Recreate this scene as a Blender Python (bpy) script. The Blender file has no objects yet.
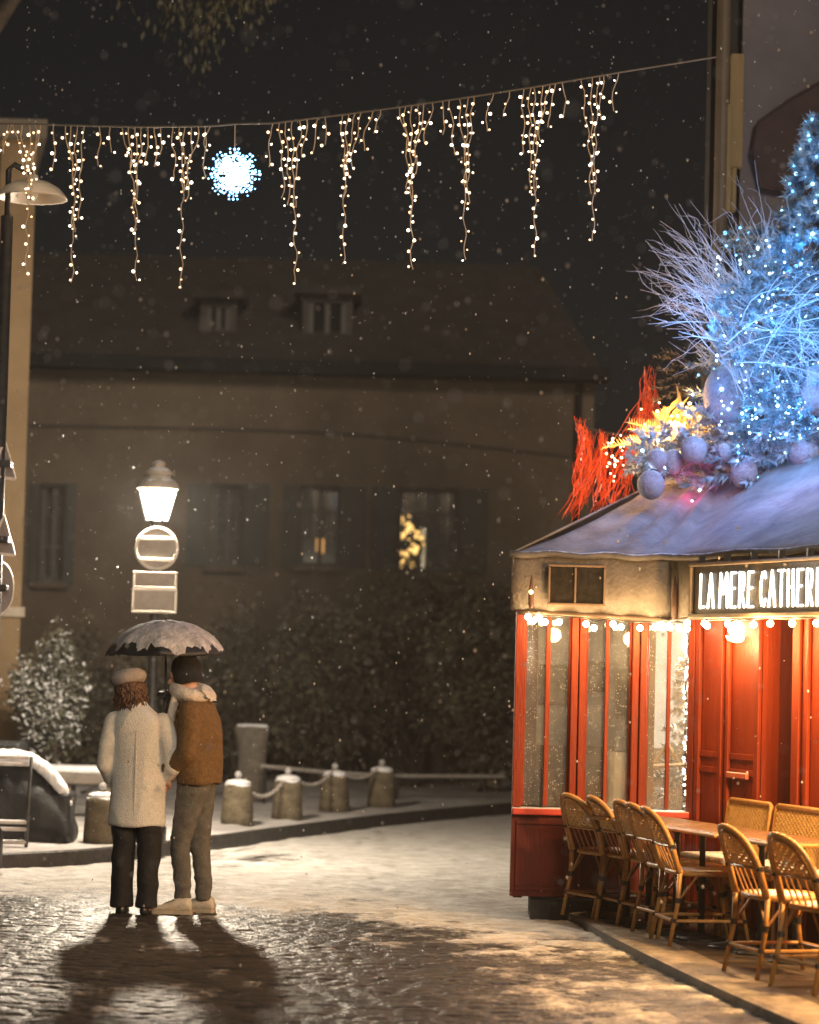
import bpy, bmesh, math, random
import numpy as np
from mathutils import Vector, Matrix, Euler, noise as mnoise

random.seed(7)
RNG = np.random.default_rng(7)
R = math.radians
SC = bpy.context.scene
COL = SC.collection

# ------------------------------------------------------------------ camera
FPX = 2600.0
CAM = Vector((0, 0, 1.7))
cd = bpy.data.cameras.new('camera')
cam = bpy.data.objects.new('camera', cd)
COL.objects.link(cam)
cd.sensor_width = 36.0
cd.lens = FPX * 36.0 / 1024.0
cd.clip_start = 0.1
cd.clip_end = 900
cam.location = CAM
CR = Matrix.Rotation(R(90 + 3.28), 3, 'X') @ Matrix.Rotation(R(1.5), 3, 'Z')
cam.rotation_euler = CR.to_euler()
cd.dof.use_dof = True
cd.dof.focus_distance = 16.6
cd.dof.aperture_fstop = 1.6
SC.camera = cam

# ------------------------------------------------------------------ world, sun, exposure
SUN_EL, SUN_AZ = R(22), R(163)          # azimuth clockwise from +Y: low and behind the viewer
w = bpy.data.worlds.new('World')
SC.world = w
w.use_nodes = True
nt = w.node_tree
bg = nt.nodes['Background']
sky = nt.nodes.new('ShaderNodeTexSky')
sky.sky_type = 'NISHITA'
sky.sun_disc = False
sky.sun_elevation = R(24)
sky.sun_rotation = SUN_AZ
hs = nt.nodes.new('ShaderNodeHueSaturation')
hs.inputs['Saturation'].default_value = 0.3
nt.links.new(sky.outputs[0], hs.inputs['Color'])
nt.links.new(hs.outputs[0], bg.inputs['Color'])
bg.inputs['Strength'].default_value = 0.001
sl = bpy.data.lights.new('fill_sun', 'SUN')  # warm fill in place of an unseen street lamp behind the viewer
sl.energy = 1.0
sl.angle = R(14)
sl.color = (1.0, 0.85, 0.67)
so = bpy.data.objects.new('fill_sun', sl)
COL.objects.link(so)
sd = Vector((math.sin(SUN_AZ) * math.cos(SUN_EL), math.cos(SUN_AZ) * math.cos(SUN_EL), math.sin(SUN_EL)))
so.rotation_euler = sd.to_track_quat('Z', 'Y').to_euler()
so.location = (0, -5, 12)
vs = SC.view_settings
vs.view_transform = 'Standard'
vs.look = 'None'
vs.exposure = 0.45
vs.gamma = 1
vs.use_curve_mapping = False
SC.render.engine = 'CYCLES'
SC.cycles.use_denoising = True
SC.cycles.max_bounces = 6
SC.cycles.diffuse_bounces = 3
SC.cycles.transparent_max_bounces = 12
SC.cycles.sample_clamp_indirect = 4
SC.cycles.caustics_reflective = False
SC.cycles.caustics_refractive = False


HAZE = 0.0013
SC.cycles.volume_bounces = 0


def P(px, py, Y):
    d = CR @ Vector(((px - 409.5) / FPX, -(py - 512) / FPX, -1))
    return CAM + d * (Y / d.y)


def G(px, py, z=0.0):
    d = CR @ Vector(((px - 409.5) / FPX, -(py - 512) / FPX, -1))
    return CAM + d * ((z - CAM.z) / d.z)


# ------------------------------------------------------------------ mesh helper
class MB:
    def __init__(s):
        s.v = []
        s.f = []

    def add(s, vs, fs):
        b = len(s.v)
        s.v.extend([tuple(p) for p in vs])
        s.f.extend([tuple(i + b for i in f) for f in fs])
        return s

    def box(s, c, size, rz=0.0, m=None, taper=1.0):
        hx, hy, hz = size[0] / 2, size[1] / 2, size[2] / 2
        M = m if m is not None else Matrix.Rotation(rz, 3, 'Z')
        c = Vector(c)
        vs = []
        for z, k in ((-hz, 1.0), (hz, taper)):
            for x, y in ((-hx, -hy), (hx, -hy), (hx, hy), (-hx, hy)):
                vs.append(c + M @ Vector((x * k, y * k, z)))
        return s.add(vs, [(3, 2, 1, 0), (4, 5, 6, 7), (0, 1, 5, 4), (1, 2, 6, 5), (2, 3, 7, 6), (3, 0, 4, 7)])

    def bbox(s, c, size, rz=0.0, m=None, bev=0.01):
        """box with chamfered edges"""
        bm = bmesh.new()
        bmesh.ops.create_cube(bm, size=1.0)
        for v in bm.verts:
            v.co = Vector((v.co.x * size[0], v.co.y * size[1], v.co.z * size[2]))
        bmesh.ops.bevel(bm, geom=bm.edges[:], offset=bev, segments=2, affect='EDGES', profile=0.5)
        M = m if m is not None else Matrix.Rotation(rz, 3, 'Z')
        c = Vector(c)
        bm.verts.index_update()
        vs = [c + M @ v.co for v in bm.verts]
        fs = [[v.index for v in f.verts] for f in bm.faces]
        bm.free()
        return s.add(vs, fs)

    def tube(s, pts, rad, n=8, cap=True):
        pts = [Vector(p) for p in pts]
        if not isinstance(rad, (list, tuple)):
            rad = [rad] * len(pts)
        rings = []
        t0 = (pts[1] - pts[0]).normalized()
        a = Vector((0, 0, 1)) if abs(t0.z) < 0.9 else Vector((1, 0, 0))
        u = t0.cross(a).normalized()
        vs = []
        for i, p in enumerate(pts):
            if i == 0:
                t = pts[1] - pts[0]
            elif i == len(pts) - 1:
                t = pts[-1] - pts[-2]
            else:
                t = pts[i + 1] - pts[i - 1]
            t.normalize()
            u = (u - t * u.dot(t))
            if u.length < 1e-6:
                u = t.orthogonal()
            u.normalize()
            wv = t.cross(u)
            for k in range(n):
                an = 2 * math.pi * k / n
                vs.append(p + (u * math.cos(an) + wv * math.sin(an)) * rad[i])
        fs = []
        for i in range(len(pts) - 1):
            for k in range(n):
                k2 = (k + 1) % n
                fs.append((i * n + k, i * n + k2, (i + 1) * n + k2, (i + 1) * n + k))
        if cap:
            fs.append(tuple(reversed(range(n))))
            b = (len(pts) - 1) * n
            fs.append(tuple(b + k for k in range(n)))
        return s.add(vs, fs)

    def lathe(s, prof, c=(0, 0, 0), n=20, m=None):
        c = Vector(c)
        M = m if m is not None else Matrix.Identity(3)
        vs = []
        for r, z in prof:
            for k in range(n):
                an = 2 * math.pi * k / n
                vs.append(c + M @ Vector((r * math.cos(an), r * math.sin(an), z)))
        fs = []
        for i in range(len(prof) - 1):
            for k in range(n):
                k2 = (k + 1) % n
                fs.append((i * n + k, i * n + k2, (i + 1) * n + k2, (i + 1) * n + k))
        if prof[0][0] > 1e-5:
            fs.append(tuple(reversed(range(n))))
        if prof[-1][0] > 1e-5:
            b = (len(prof) - 1) * n
            fs.append(tuple(b + k for k in range(n)))
        return s.add(vs, fs)

    def ell(s, c, r, n=14, mrings=9, m=None):
        """ellipsoid"""
        if not isinstance(r, (list, tuple)):
            r = (r, r, r)
        M = m if m is not None else Matrix.Identity(3)
        c = Vector(c)
        vs = [c + M @ Vector((0, 0, -r[2]))]
        for i in range(1, mrings):
            ph = -math.pi / 2 + math.pi * i / mrings
            for k in range(n):
                an = 2 * math.pi * k / n
                vs.append(c + M @ Vector((r[0] * math.cos(ph) * math.cos(an), r[1] * math.cos(ph) * math.sin(an), r[2] * math.sin(ph))))
        vs.append(c + M @ Vector((0, 0, r[2])))
        fs = []
        for k in range(n):
            fs.append((0, 1 + (k + 1) % n, 1 + k))
        for i in range(mrings - 2):
            for k in range(n):
                k2 = (k + 1) % n
                a = 1 + i * n
                fs.append((a + k, a + k2, a + n + k2, a + n + k))
        b = 1 + (mrings - 2) * n
        last = len(vs) - 1
        for k in range(n):
            fs.append((b + k, b + (k + 1) % n, last))
        return s.add(vs, fs)

    def octa(s, c, r):
        c = Vector(c)
        vs = [c + Vector(d) * r for d in ((1, 0, 0), (-1, 0, 0), (0, 1, 0), (0, -1, 0), (0, 0, 1), (0, 0, -1))]
        return s.add(vs, [(0, 2, 4), (2, 1, 4), (1, 3, 4), (3, 0, 4), (2, 0, 5), (1, 2, 5), (3, 1, 5), (0, 3, 5)])

    def loft(s, rings, n=20):
        """rings: (center, rx, ry, Matrix3 or None); closed ends"""
        vs = []
        for c, rx, ry, M in rings:
            c = Vector(c)
            M = M or Matrix.Identity(3)
            for k in range(n):
                an = 2 * math.pi * k / n
                vs.append(c + M @ Vector((rx * math.cos(an), ry * math.sin(an), 0)))
        fs = []
        for i in range(len(rings) - 1):
            for k in range(n):
                k2 = (k + 1) % n
                fs.append((i * n + k, i * n + k2, (i + 1) * n + k2, (i + 1) * n + k))
        fs.append(tuple(reversed(range(n))))
        b = (len(rings) - 1) * n
        fs.append(tuple(b + k for k in range(n)))
        return s.add(vs, fs)

    def capsule(s, a, b, ra, rb, n=12):
        a, b = Vector(a), Vector(b)
        d = (b - a)
        L = d.length
        t = d / L
        pts, rs = [], []
        for k in range(5):
            an = -math.pi / 2 + math.pi / 2 * (k + 0.15) / 5
            pts.append(a + t * ra * math.sin(an)); rs.append(ra * math.cos(an))
        pts.append(a); rs.append(ra)
        pts.append(b); rs.append(rb)
        for k in range(1, 6):
            an = math.pi / 2 * (k - 0.15) / 5
            pts.append(b + t * rb * math.sin(an)); rs.append(rb * math.cos(an))
        return s.tube(pts, rs, n)

    def prism(s, poly, z0, z1):
        """vertical prism from xy polygon (ccw)"""
        n = len(poly)
        vs = [(p[0], p[1], z0) for p in poly] + [(p[0], p[1], z1) for p in poly]
        fs = [tuple(reversed(range(n))), tuple(range(n, 2 * n))]
        for k in range(n):
            k2 = (k + 1) % n
            fs.append((k, k2, n + k2, n + k))
        return s.add(vs, fs)

    def build(s, name, mat, parent=None, smooth=False, world=True):
        me = bpy.data.meshes.new(name)
        off = Vector((0, 0, 0))
        if parent is not None:
            off = OFF.get(parent.name, Vector((0, 0, 0)))
        elif world and s.v:
            a = np.array(s.v)
            lo, hi = a.min(0), a.max(0)
            off = Vector(((lo[0] + hi[0]) / 2, (lo[1] + hi[1]) / 2, lo[2]))
        me.from_pydata([(p[0] - off.x, p[1] - off.y, p[2] - off.z) for p in s.v], [], s.f)
        me.update()
        if mat:
            me.materials.append(mat)
        if smooth:
            me.polygons.foreach_set('use_smooth', [True] * len(me.polygons))
        o = bpy.data.objects.new(name, me)
        COL.objects.link(o)
        if parent is not None:
            o.parent = parent
        else:
            o.location = off
        OFF[o.name] = off
        return o


OFF = {}


def thing(name, label, cat, loc=(0, 0, 0), group=None):
    o = bpy.data.objects.new(name, None)
    o.empty_display_size = 0.2
    COL.objects.link(o)
    o.location = loc
    OFF[o.name] = Vector(loc)
    return tag(o, label, cat, group)


def tag(o, label=None, cat=None, group=None, kind=None):
    if label: o['label'] = label
    if cat: o['category'] = cat
    if group: o['group'] = group
    if kind: o['kind'] = kind
    return o


def kids(o):
    return [c for c in bpy.data.objects if c.parent == o]


def dup(root, loc, rz, label=None, group=None):
    r = root.copy(); COL.objects.link(r)
    r.location = loc; r.rotation_euler = (0, 0, rz)
    if label: r['label'] = label
    if group: r['group'] = group
    for ch in kids(root):
        c = ch.copy(); COL.objects.link(c); c.parent = r
        for g in kids(ch):
            d = g.copy(); COL.objects.link(d); d.parent = c
    return r


def remesh(o, voxel, smooth=4, fold=0.0, fscale=9.0, stretch=(1, 1, 1), fseed=0.0):
    m = o.modifiers.new('r', 'REMESH'); m.mode = 'VOXEL'; m.voxel_size = voxel
    m2 = o.modifiers.new('s', 'SMOOTH'); m2.iterations = smooth; m2.factor = 0.5
    bpy.context.view_layer.update()
    dg = bpy.context.evaluated_depsgraph_get()
    ev = o.evaluated_get(dg)
    me = bpy.data.meshes.new_from_object(ev)
    mats = [x for x in o.data.materials]
    o.modifiers.clear()
    o.data = me
    if not me.materials:
        for x in mats: me.materials.append(x)
    if fold > 0:
        me.update()
        ns = [v.normal.copy() for v in me.vertices]
        for v, nn in zip(me.vertices, ns):
            q = Vector((v.co.x * stretch[0], v.co.y * stretch[1], v.co.z * stretch[2])) * fscale
            q += Vector((fseed, fseed * 2, fseed * 3))
            k = 1 - abs(mnoise.noise(q)) * 2
            v.co += nn * fold * k
    me.polygons.foreach_set('use_smooth', [True] * len(me.polygons))
    return o


# ------------------------------------------------------------------ materials
MATS = {}


def mat(name, c1, c2=None, scale=8.0, rough=0.7, bump=0.0, bscale=None, snow=None, metal=0.0, spec=0.5, stretch=(1, 1, 1), snow_amt=0.5, coat=0.0):
    if name in MATS: return MATS[name]
    m = bpy.data.materials.new(name); m.use_nodes = True
    t = m.node_tree; N = t.nodes; L = t.links
    b = N['Principled BSDF']
    b.inputs['Roughness'].default_value = rough
    b.inputs['Metallic'].default_value = metal
    b.inputs['Specular IOR Level'].default_value = spec
    b.inputs['Coat Weight'].default_value = coat
    tc = N.new('ShaderNodeTexCoord')
    mp = N.new('ShaderNodeMapping'); mp.inputs['Scale'].default_value = stretch
    L.new(tc.outputs['Object'], mp.inputs['Vector'])
    nz = N.new('ShaderNodeTexNoise'); nz.inputs['Scale'].default_value = scale; nz.inputs['Detail'].default_value = 6
    nz.inputs['Roughness'].default_value = 0.62
    L.new(mp.outputs[0], nz.inputs['Vector'])
    rp = N.new('ShaderNodeValToRGB')
    rp.color_ramp.elements[0].position = 0.32; rp.color_ramp.elements[1].position = 0.68
    rp.color_ramp.elements[0].color = (*c1, 1)
    rp.color_ramp.elements[1].color = (*(c2 or c1), 1)
    L.new(nz.outputs['Fac'], rp.inputs['Fac'])
    out = rp.outputs[0]
    if snow is not None:
        ge = N.new('ShaderNodeNewGeometry')
        sp = N.new('ShaderNodeSeparateXYZ'); L.new(ge.outputs['Normal'], sp.inputs[0])
        n2 = N.new('ShaderNodeTexNoise'); n2.inputs['Scale'].default_value = snow; n2.inputs['Detail'].default_value = 4
        L.new(tc.outputs['Object'], n2.inputs['Vector'])
        ad = N.new('ShaderNodeMath'); ad.operation = 'ADD'
        L.new(sp.outputs['Z'], ad.inputs[0]); L.new(n2.outputs['Fac'], ad.inputs[1])
        mr = N.new('ShaderNodeMapRange')
        mr.inputs['From Min'].default_value = 1.5 - snow_amt
        mr.inputs['From Max'].default_value = 1.65 - snow_amt
        L.new(ad.outputs[0], mr.inputs['Value'])
        mx = N.new('ShaderNodeMix'); mx.data_type = 'RGBA'
        L.new(mr.outputs[0], mx.inputs['Factor']); L.new(out, mx.inputs['A'])
        mx.inputs['B'].default_value = (0.72, 0.72, 0.74, 1)
        out = mx.outputs['Result']
    L.new(out, b.inputs['Base Color'])
    if bump:
        n3 = N.new('ShaderNodeTexNoise'); n3.inputs['Scale'].default_value = bscale or scale * 4; n3.inputs['Detail'].default_value = 5
        L.new(mp.outputs[0], n3.inputs['Vector'])
        bp = N.new('ShaderNodeBump'); bp.inputs['Strength'].default_value = bump; bp.inputs['Distance'].default_value = 0.02
        L.new(n3.outputs['Fac'], bp.inputs['Height'])
        L.new(bp.outputs[0], b.inputs['Normal'])
    MATS[name] = m
    return m


def emit(name, col, strength):
    if name in MATS: return MATS[name]
    m = bpy.data.materials.new(name); m.use_nodes = True
    b = m.node_tree.nodes['Principled BSDF']
    b.inputs['Base Color'].default_value = (0.8, 0.8, 0.8, 1)
    b.inputs['Emission Color'].default_value = (*col, 1)
    b.inputs['Emission Strength'].default_value = strength
    MATS[name] = m
    return m


def glass(name, frost=0.2, frost_col=(0.5, 0.47, 0.42), gl=0.1):
    if name in MATS: return MATS[name]
    m = bpy.data.materials.new(name); m.use_nodes = True
    t = m.node_tree; N = t.nodes; L = t.links
    N.remove(N['Principled BSDF'])
    tr = N.new('ShaderNodeBsdfTransparent'); tr.inputs[0].default_value = (0.93, 0.94, 0.92, 1)
    go = N.new('ShaderNodeBsdfGlossy'); go.inputs['Roughness'].default_value = 0.05
    df = N.new('ShaderNodeBsdfDiffuse'); df.inputs[0].default_value = (*frost_col, 1)
    nz = N.new('ShaderNodeTexNoise'); nz.inputs['Scale'].default_value = 5; nz.inputs['Detail'].default_value = 6
    tc = N.new('ShaderNodeTexCoord'); L.new(tc.outputs['Object'], nz.inputs['Vector'])
    mr = N.new('ShaderNodeMapRange'); mr.inputs['From Min'].default_value = 0.3; mr.inputs['From Max'].default_value = 0.7
    mr.inputs['To Min'].default_value = frost * 0.5; mr.inputs['To Max'].default_value = frost * 1.5
    L.new(nz.outputs['Fac'], mr.inputs['Value'])
    m1 = N.new('ShaderNodeMixShader'); m1.inputs[0].default_value = gl
    L.new(tr.outputs[0], m1.inputs[1]); L.new(go.outputs[0], m1.inputs[2])
    m2 = N.new('ShaderNodeMixShader')
    L.new(mr.outputs[0], m2.inputs[0]); L.new(m1.outputs[0], m2.inputs[1]); L.new(df.outputs[0], m2.inputs[2])
    vo = N.new('ShaderNodeTexVoronoi'); vo.inputs['Scale'].default_value = 75; L.new(tc.outputs['Object'], vo.inputs['Vector'])
    vs_n = N.new('ShaderNodeMapRange'); vs_n.inputs['From Min'].default_value = .26; vs_n.inputs['From Max'].default_value = .1
    L.new(vo.outputs['Distance'], vs_n.inputs['Value'])
    wn_ = N.new('ShaderNodeMath'); wn_.operation = 'GREATER_THAN'; wn_.inputs[1].default_value = .7
    sc_n = N.new('ShaderNodeSeparateColor'); L.new(vo.outputs['Color'], sc_n.inputs[0]); L.new(sc_n.outputs[0], wn_.inputs[0])
    mu = N.new('ShaderNodeMath'); mu.operation = 'MULTIPLY'; L.new(vs_n.outputs[0], mu.inputs[0]); L.new(wn_.outputs[0], mu.inputs[1])
    d2 = N.new('ShaderNodeBsdfDiffuse'); d2.inputs[0].default_value = (.75, .74, .73, 1)
    m3 = N.new('ShaderNodeMixShader'); L.new(mu.outputs[0], m3.inputs[0]); L.new(m2.outputs[0], m3.inputs[1]); L.new(d2.outputs[0], m3.inputs[2])
    L.new(m3.outputs[0], N['Material Output'].inputs['Surface'])
    MATS[name] = m
    return m


BM = {}


def bulb(p, r, m, parent, name='bulb'):
    k = (round(r, 4), m.name)
    if k not in BM:
        q = MB(); q.ell((0, 0, 0), r, 8, 6)
        me = bpy.data.meshes.new('bulb'); me.from_pydata(q.v, [], q.f); me.update(); me.materials.append(m)
        me.polygons.foreach_set('use_smooth', [True] * len(me.polygons)); BM[k] = me
    o = bpy.data.objects.new(name, BM[k]); COL.objects.link(o); o.parent = parent
    o.location = Vector(p) - OFF.get(parent.name, Vector())
    return o


def lamp(name, loc, power, col, radius=0.05, parent=None):
    l = bpy.data.lights.new(name, 'POINT')
    l.energy = power; l.color = col; l.shadow_soft_size = radius
    o = bpy.data.objects.new(name, l)
    COL.objects.link(o)
    if parent is not None:
        o.parent = parent
        o.location = Vector(loc) - OFF.get(parent.name, Vector())
    else:
        o.location = loc
    return o


SNOW = mat('snow', (0.66, 0.65, 0.66), (0.8, 0.79, 0.8), 14, 0.75, 0.7, 40)
IRON = mat('black_iron', (0.012, 0.012, 0.013), (0.03, 0.03, 0.03), 20, 0.45, 0.2)
IRON_SNOW = mat('black_iron_snowy', (0.012, 0.012, 0.013), (0.03, 0.03, 0.03), 20, 0.45, 0.2, snow=30, snow_amt=0.2)
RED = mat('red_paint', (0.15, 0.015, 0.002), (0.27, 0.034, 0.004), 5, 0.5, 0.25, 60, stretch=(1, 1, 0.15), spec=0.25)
RED_SHADED = mat('shaded_red_paint', (0.075, 0.008, 0.003), (0.12, 0.013, 0.004), 5, 0.6, 0.3, 60, stretch=(1, 1, 0.15), spec=0.25)  # shaded copy of the red paint, shade put into the colour
CANE = mat('golden_cane', (0.33, 0.16, 0.036), (0.48, 0.25, 0.065), 25, 0.4, 0.2)
CANE_PALE = mat('pale_cane', (0.48, 0.28, 0.09), (0.62, 0.39, 0.15), 30, 0.5, 0.25, 90)
CANE_DARK = mat('brown_cane', (0.22, 0.1, 0.03), (0.32, 0.16, 0.05), 25, 0.5, 0.2)
BIND = mat('black_binding', (0.012, 0.01, 0.009), (0.03, 0.025, 0.02), 30, 0.5)

# ------------------------------------------------------------------ ground
def vnoise(x, y, seed):
    r = np.random.default_rng(seed)
    tb = r.random((256, 256))
    xi, yi = np.floor(x).astype(int), np.floor(y).astype(int)
    fx, fy = x - xi, y - yi
    fx = fx * fx * (3 - 2 * fx); fy = fy * fy * (3 - 2 * fy)
    g = lambda a, b: tb[a % 256, b % 256]
    return (g(xi, yi) * (1 - fx) + g(xi + 1, yi) * fx) * (1 - fy) + (g(xi, yi + 1) * (1 - fx) + g(xi + 1, yi + 1) * fx) * fy


def fbm(x, y, seed, oc=4):
    s, a, t = 0, 0.5, 0
    for k in range(oc):
        s = s + a * vnoise(x * 2 ** k + 17.3 * k, y * 2 ** k - 9.1 * k, seed + k); t += a; a *= 0.55
    return s / t


def wet_ground_mat():
    m = bpy.data.materials.new('wet_cobbles'); m.use_nodes = True
    t = m.node_tree; N = t.nodes; L = t.links
    b = N['Principled BSDF']
    at = N.new('ShaderNodeAttribute'); at.attribute_name = 'snow_cover'
    st = N.new('ShaderNodeAttribute'); st.attribute_name = 'stone_tone'
    tc = N.new('ShaderNodeTexCoord')
    nz = N.new('ShaderNodeTexNoise'); nz.inputs['Scale'].default_value = 45; nz.inputs['Detail'].default_value = 5
    L.new(tc.outputs['Object'], nz.inputs['Vector'])
    rp = N.new('ShaderNodeValToRGB')
    rp.color_ramp.elements[0].color = (0.022, 0.02, 0.018, 1); rp.color_ramp.elements[1].color = (0.085, 0.075, 0.065, 1)
    L.new(st.outputs['Fac'], rp.inputs['Fac'])
    # slush mask breaks up with fine noise
    ad = N.new('ShaderNodeMath'); ad.operation = 'MULTIPLY_ADD'; ad.inputs[1].default_value = 0.55
    L.new(nz.outputs['Fac'], ad.inputs[0]); L.new(at.outputs['Fac'], ad.inputs[2])
    mr = N.new('ShaderNodeMapRange'); mr.inputs['From Min'].default_value = 0.62; mr.inputs['From Max'].default_value = 0.98
    L.new(ad.outputs[0], mr.inputs['Value'])
    mx = N.new('ShaderNodeMix'); mx.data_type = 'RGBA'
    L.new(mr.outputs[0], mx.inputs['Factor']); L.new(rp.outputs[0], mx.inputs['A'])
    n4 = N.new('ShaderNodeTexNoise'); n4.inputs['Scale'].default_value = 5.5; n4.inputs['Detail'].default_value = 8; n4.inputs['Roughness'].default_value = .72
    mp4 = N.new('ShaderNodeMapping'); mp4.inputs['Scale'].default_value = (.7, 1.6, 1); L.new(tc.outputs['Object'], mp4.inputs['Vector']); L.new(mp4.outputs[0], n4.inputs['Vector'])
    r4 = N.new('ShaderNodeValToRGB'); r4.color_ramp.elements[0].position = .36; r4.color_ramp.elements[1].position = .66
    r4.color_ramp.elements[0].color = (.42, .38, .33, 1); r4.color_ramp.elements[1].color = (.86, .84, .81, 1)
    L.new(n4.outputs['Fac'], r4.inputs['Fac']); L.new(r4.outputs[0], mx.inputs['B'])
    L.new(mx.outputs['Result'], b.inputs['Base Color'])
    ro = N.new('ShaderNodeMapRange'); ro.inputs['To Min'].default_value = 0.36; ro.inputs['To Max'].default_value = 0.7
    L.new(mr.outputs[0], ro.inputs['Value'])
    L.new(ro.outputs[0], b.inputs['Roughness'])
    bp = N.new('ShaderNodeBump'); bp.inputs['Strength'].default_value = 0.7; bp.inputs['Distance'].default_value = 0.012
    L.new(nz.outputs['Fac'], bp.inputs['Height']); L.new(bp.outputs[0], b.inputs['Normal'])
    return m


def build_road():
    xs = np.arange(-5.4, 5.2, 0.02)
    ys = [7.5]
    while ys[-1] < 37:
        y = ys[-1]
        ys.append(y + (0.013 if 11.4 < y < 17.6 else 0.017 if 11 < y < 18.2 else (0.03 if y < 11 else min(0.12, 0.017 + (y - 18.2) * 0.02))))
    ys = np.array(ys)
    X, Y = np.meshgrid(xs, ys)
    wx = X + 0.05 * (vnoise(X * 0.9, Y * 0.9, 3) - 0.5) + 0.03 * (vnoise(X * 3, Y * 3, 4) - 0.5)
    wy = Y + 0.12 * (vnoise(X * 0.7, Y * 0.7, 5) - 0.5) + 0.03 * (vnoise(X * 4, Y * 2, 6) - 0.5) + 0.02 * X
    rd = 0.08
    row = np.floor(wy / rd).astype(int)
    rr = np.random.default_rng(11).random(4000)
    ln = 0.15 + 0.1 * rr[(row * 7) % 4000]
    cx = wx / ln + rr[(row * 13) % 4000] * 5
    ci = np.floor(cx).astype(int)
    u = (cx - ci) * 2 - 1
    v = (wy / rd - row) * 2 - 1
    h1 = rr[(row * 31 + ci * 17) % 4000]; h2 = rr[(row * 57 + ci * 41 + 5) % 4000]; h3 = rr[(row * 91 + ci * 23 + 9) % 4000]
    dome = (1 - np.abs(u) ** 5) * (1 - np.abs(v) ** 3.2)
    z = 0.011 * dome + 0.008 * (h1 - 0.5) + 0.003 * (h2 - 0.5) * u + 0.004 * (h3 - 0.5) * v - 0.012
    z += 0.005 * (fbm(X * 14, Y * 22, 21) - 0.5)
    # slush cover: most where nobody walks, away from the wet foreground
    n = fbm(X * 0.75, Y * 0.5, 31, 5); n2 = fbm(X * 5, Y * 3.5, 41, 4)
    far = np.clip((Y - 16.2 + 0.42 * X) / 1.5, 0, 1)
    cov = -0.02 + 0.8 * far + (n - 0.5) * 0.7 + (n2 - 0.5) * 1.0 + (fbm(X * 12, Y * 22, 71) - .5) * .5 + 0.2 * (1 - dome) * (far * 0.6 + .2)
    right = np.clip((X + 0.2) / 1.1, 0, 1) * np.clip((Y - 11) / 2, 0, 1)
    cov = cov + 0.42 * right  # slush thickened on the right, partly to brighten the cafe-lit road
    cov = np.clip(cov, 0, 1)
    sm = np.clip((cov - 0.35) / 0.5, 0, 1)
    z = z * (1 - 0.75 * sm) + sm * (0.006 + 0.035 * (n2 - 0.5) + 0.015 * (fbm(X * 16, Y * 12, 61) - .5) + 0.02 * (fbm(X * 2.2, Y * 1.2, 51) - 0.5))
    fade = np.clip((Y - 20) / 6, 0, 1)
    z = z * (1 - fade * 0.6)
    ny, nx = X.shape
    co = np.stack([X, Y, z], -1).reshape(-1, 3)
    idx = np.arange(ny * nx).reshape(ny, nx)
    q = np.stack([idx[:-1, :-1], idx[:-1, 1:], idx[1:, 1:], idx[1:, :-1]], -1).reshape(-1, 4)
    me = bpy.data.meshes.new('road')
    me.vertices.add(len(co)); me.vertices.foreach_set('co', co.ravel())
    me.loops.add(q.size); me.loops.foreach_set('vertex_index', q.ravel())
    me.polygons.add(len(q)); me.polygons.foreach_set('loop_start', np.arange(0, q.size, 4))
    me.polygons.foreach_set('use_smooth', np.ones(len(q), bool))
    a = me.attributes.new('snow_cover', 'FLOAT', 'POINT'); a.data.foreach_set('value', cov.ravel().astype(np.float32))
    a = me.attributes.new('stone_tone', 'FLOAT', 'POINT'); a.data.foreach_set('value', (0.25 + 0.6 * h2 - 0.2 * (1 - dome)).ravel().astype(np.float32))
    me.update(); me.validate()
    me.materials.append(wet_ground_mat())
    o = bpy.data.objects.new('road', me); COL.objects.link(o)
    tag(o, kind='structure')


build_road()
g = MB(); g.add([(-300, -100, -0.06), (300, -100, -0.06), (300, 500, -0.06), (-300, 500, -0.06)], [(0, 1, 2, 3)])
tag(g.build('ground', mat('slushy_ground', (0.08, 0.075, 0.07), (0.35, 0.34, 0.33), 0.8, 0.5, 0.3, 8), world=False), kind='structure')


def smooth_poly(pts, k=6):
    out = []
    n = len(pts)
    for i in range(n - 1):
        p0 = pts[max(i - 1, 0)]; p1 = pts[i]; p2 = pts[i + 1]; p3 = pts[min(i + 2, n - 1)]
        for j in range(k):
            t = j / k
            out.append(0.5 * ((2 * p1) + (p2 - p0) * t + (2 * p0 - 5 * p1 + 4 * p2 - p3) * t * t + (3 * p1 - p0 - 3 * p2 + p3) * t ** 3))
    out.append(pts[-1])
    return out


PAVE_SNOW = mat('trodden_snow', (0.3, 0.28, 0.27), (0.6, 0.57, 0.55), 2.2, 0.75, 0.6, 22)
KERB = mat('granite_kerb', (0.05, 0.046, 0.042), (0.12, 0.11, 0.1), 14, 0.45, 0.5, 50)
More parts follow.
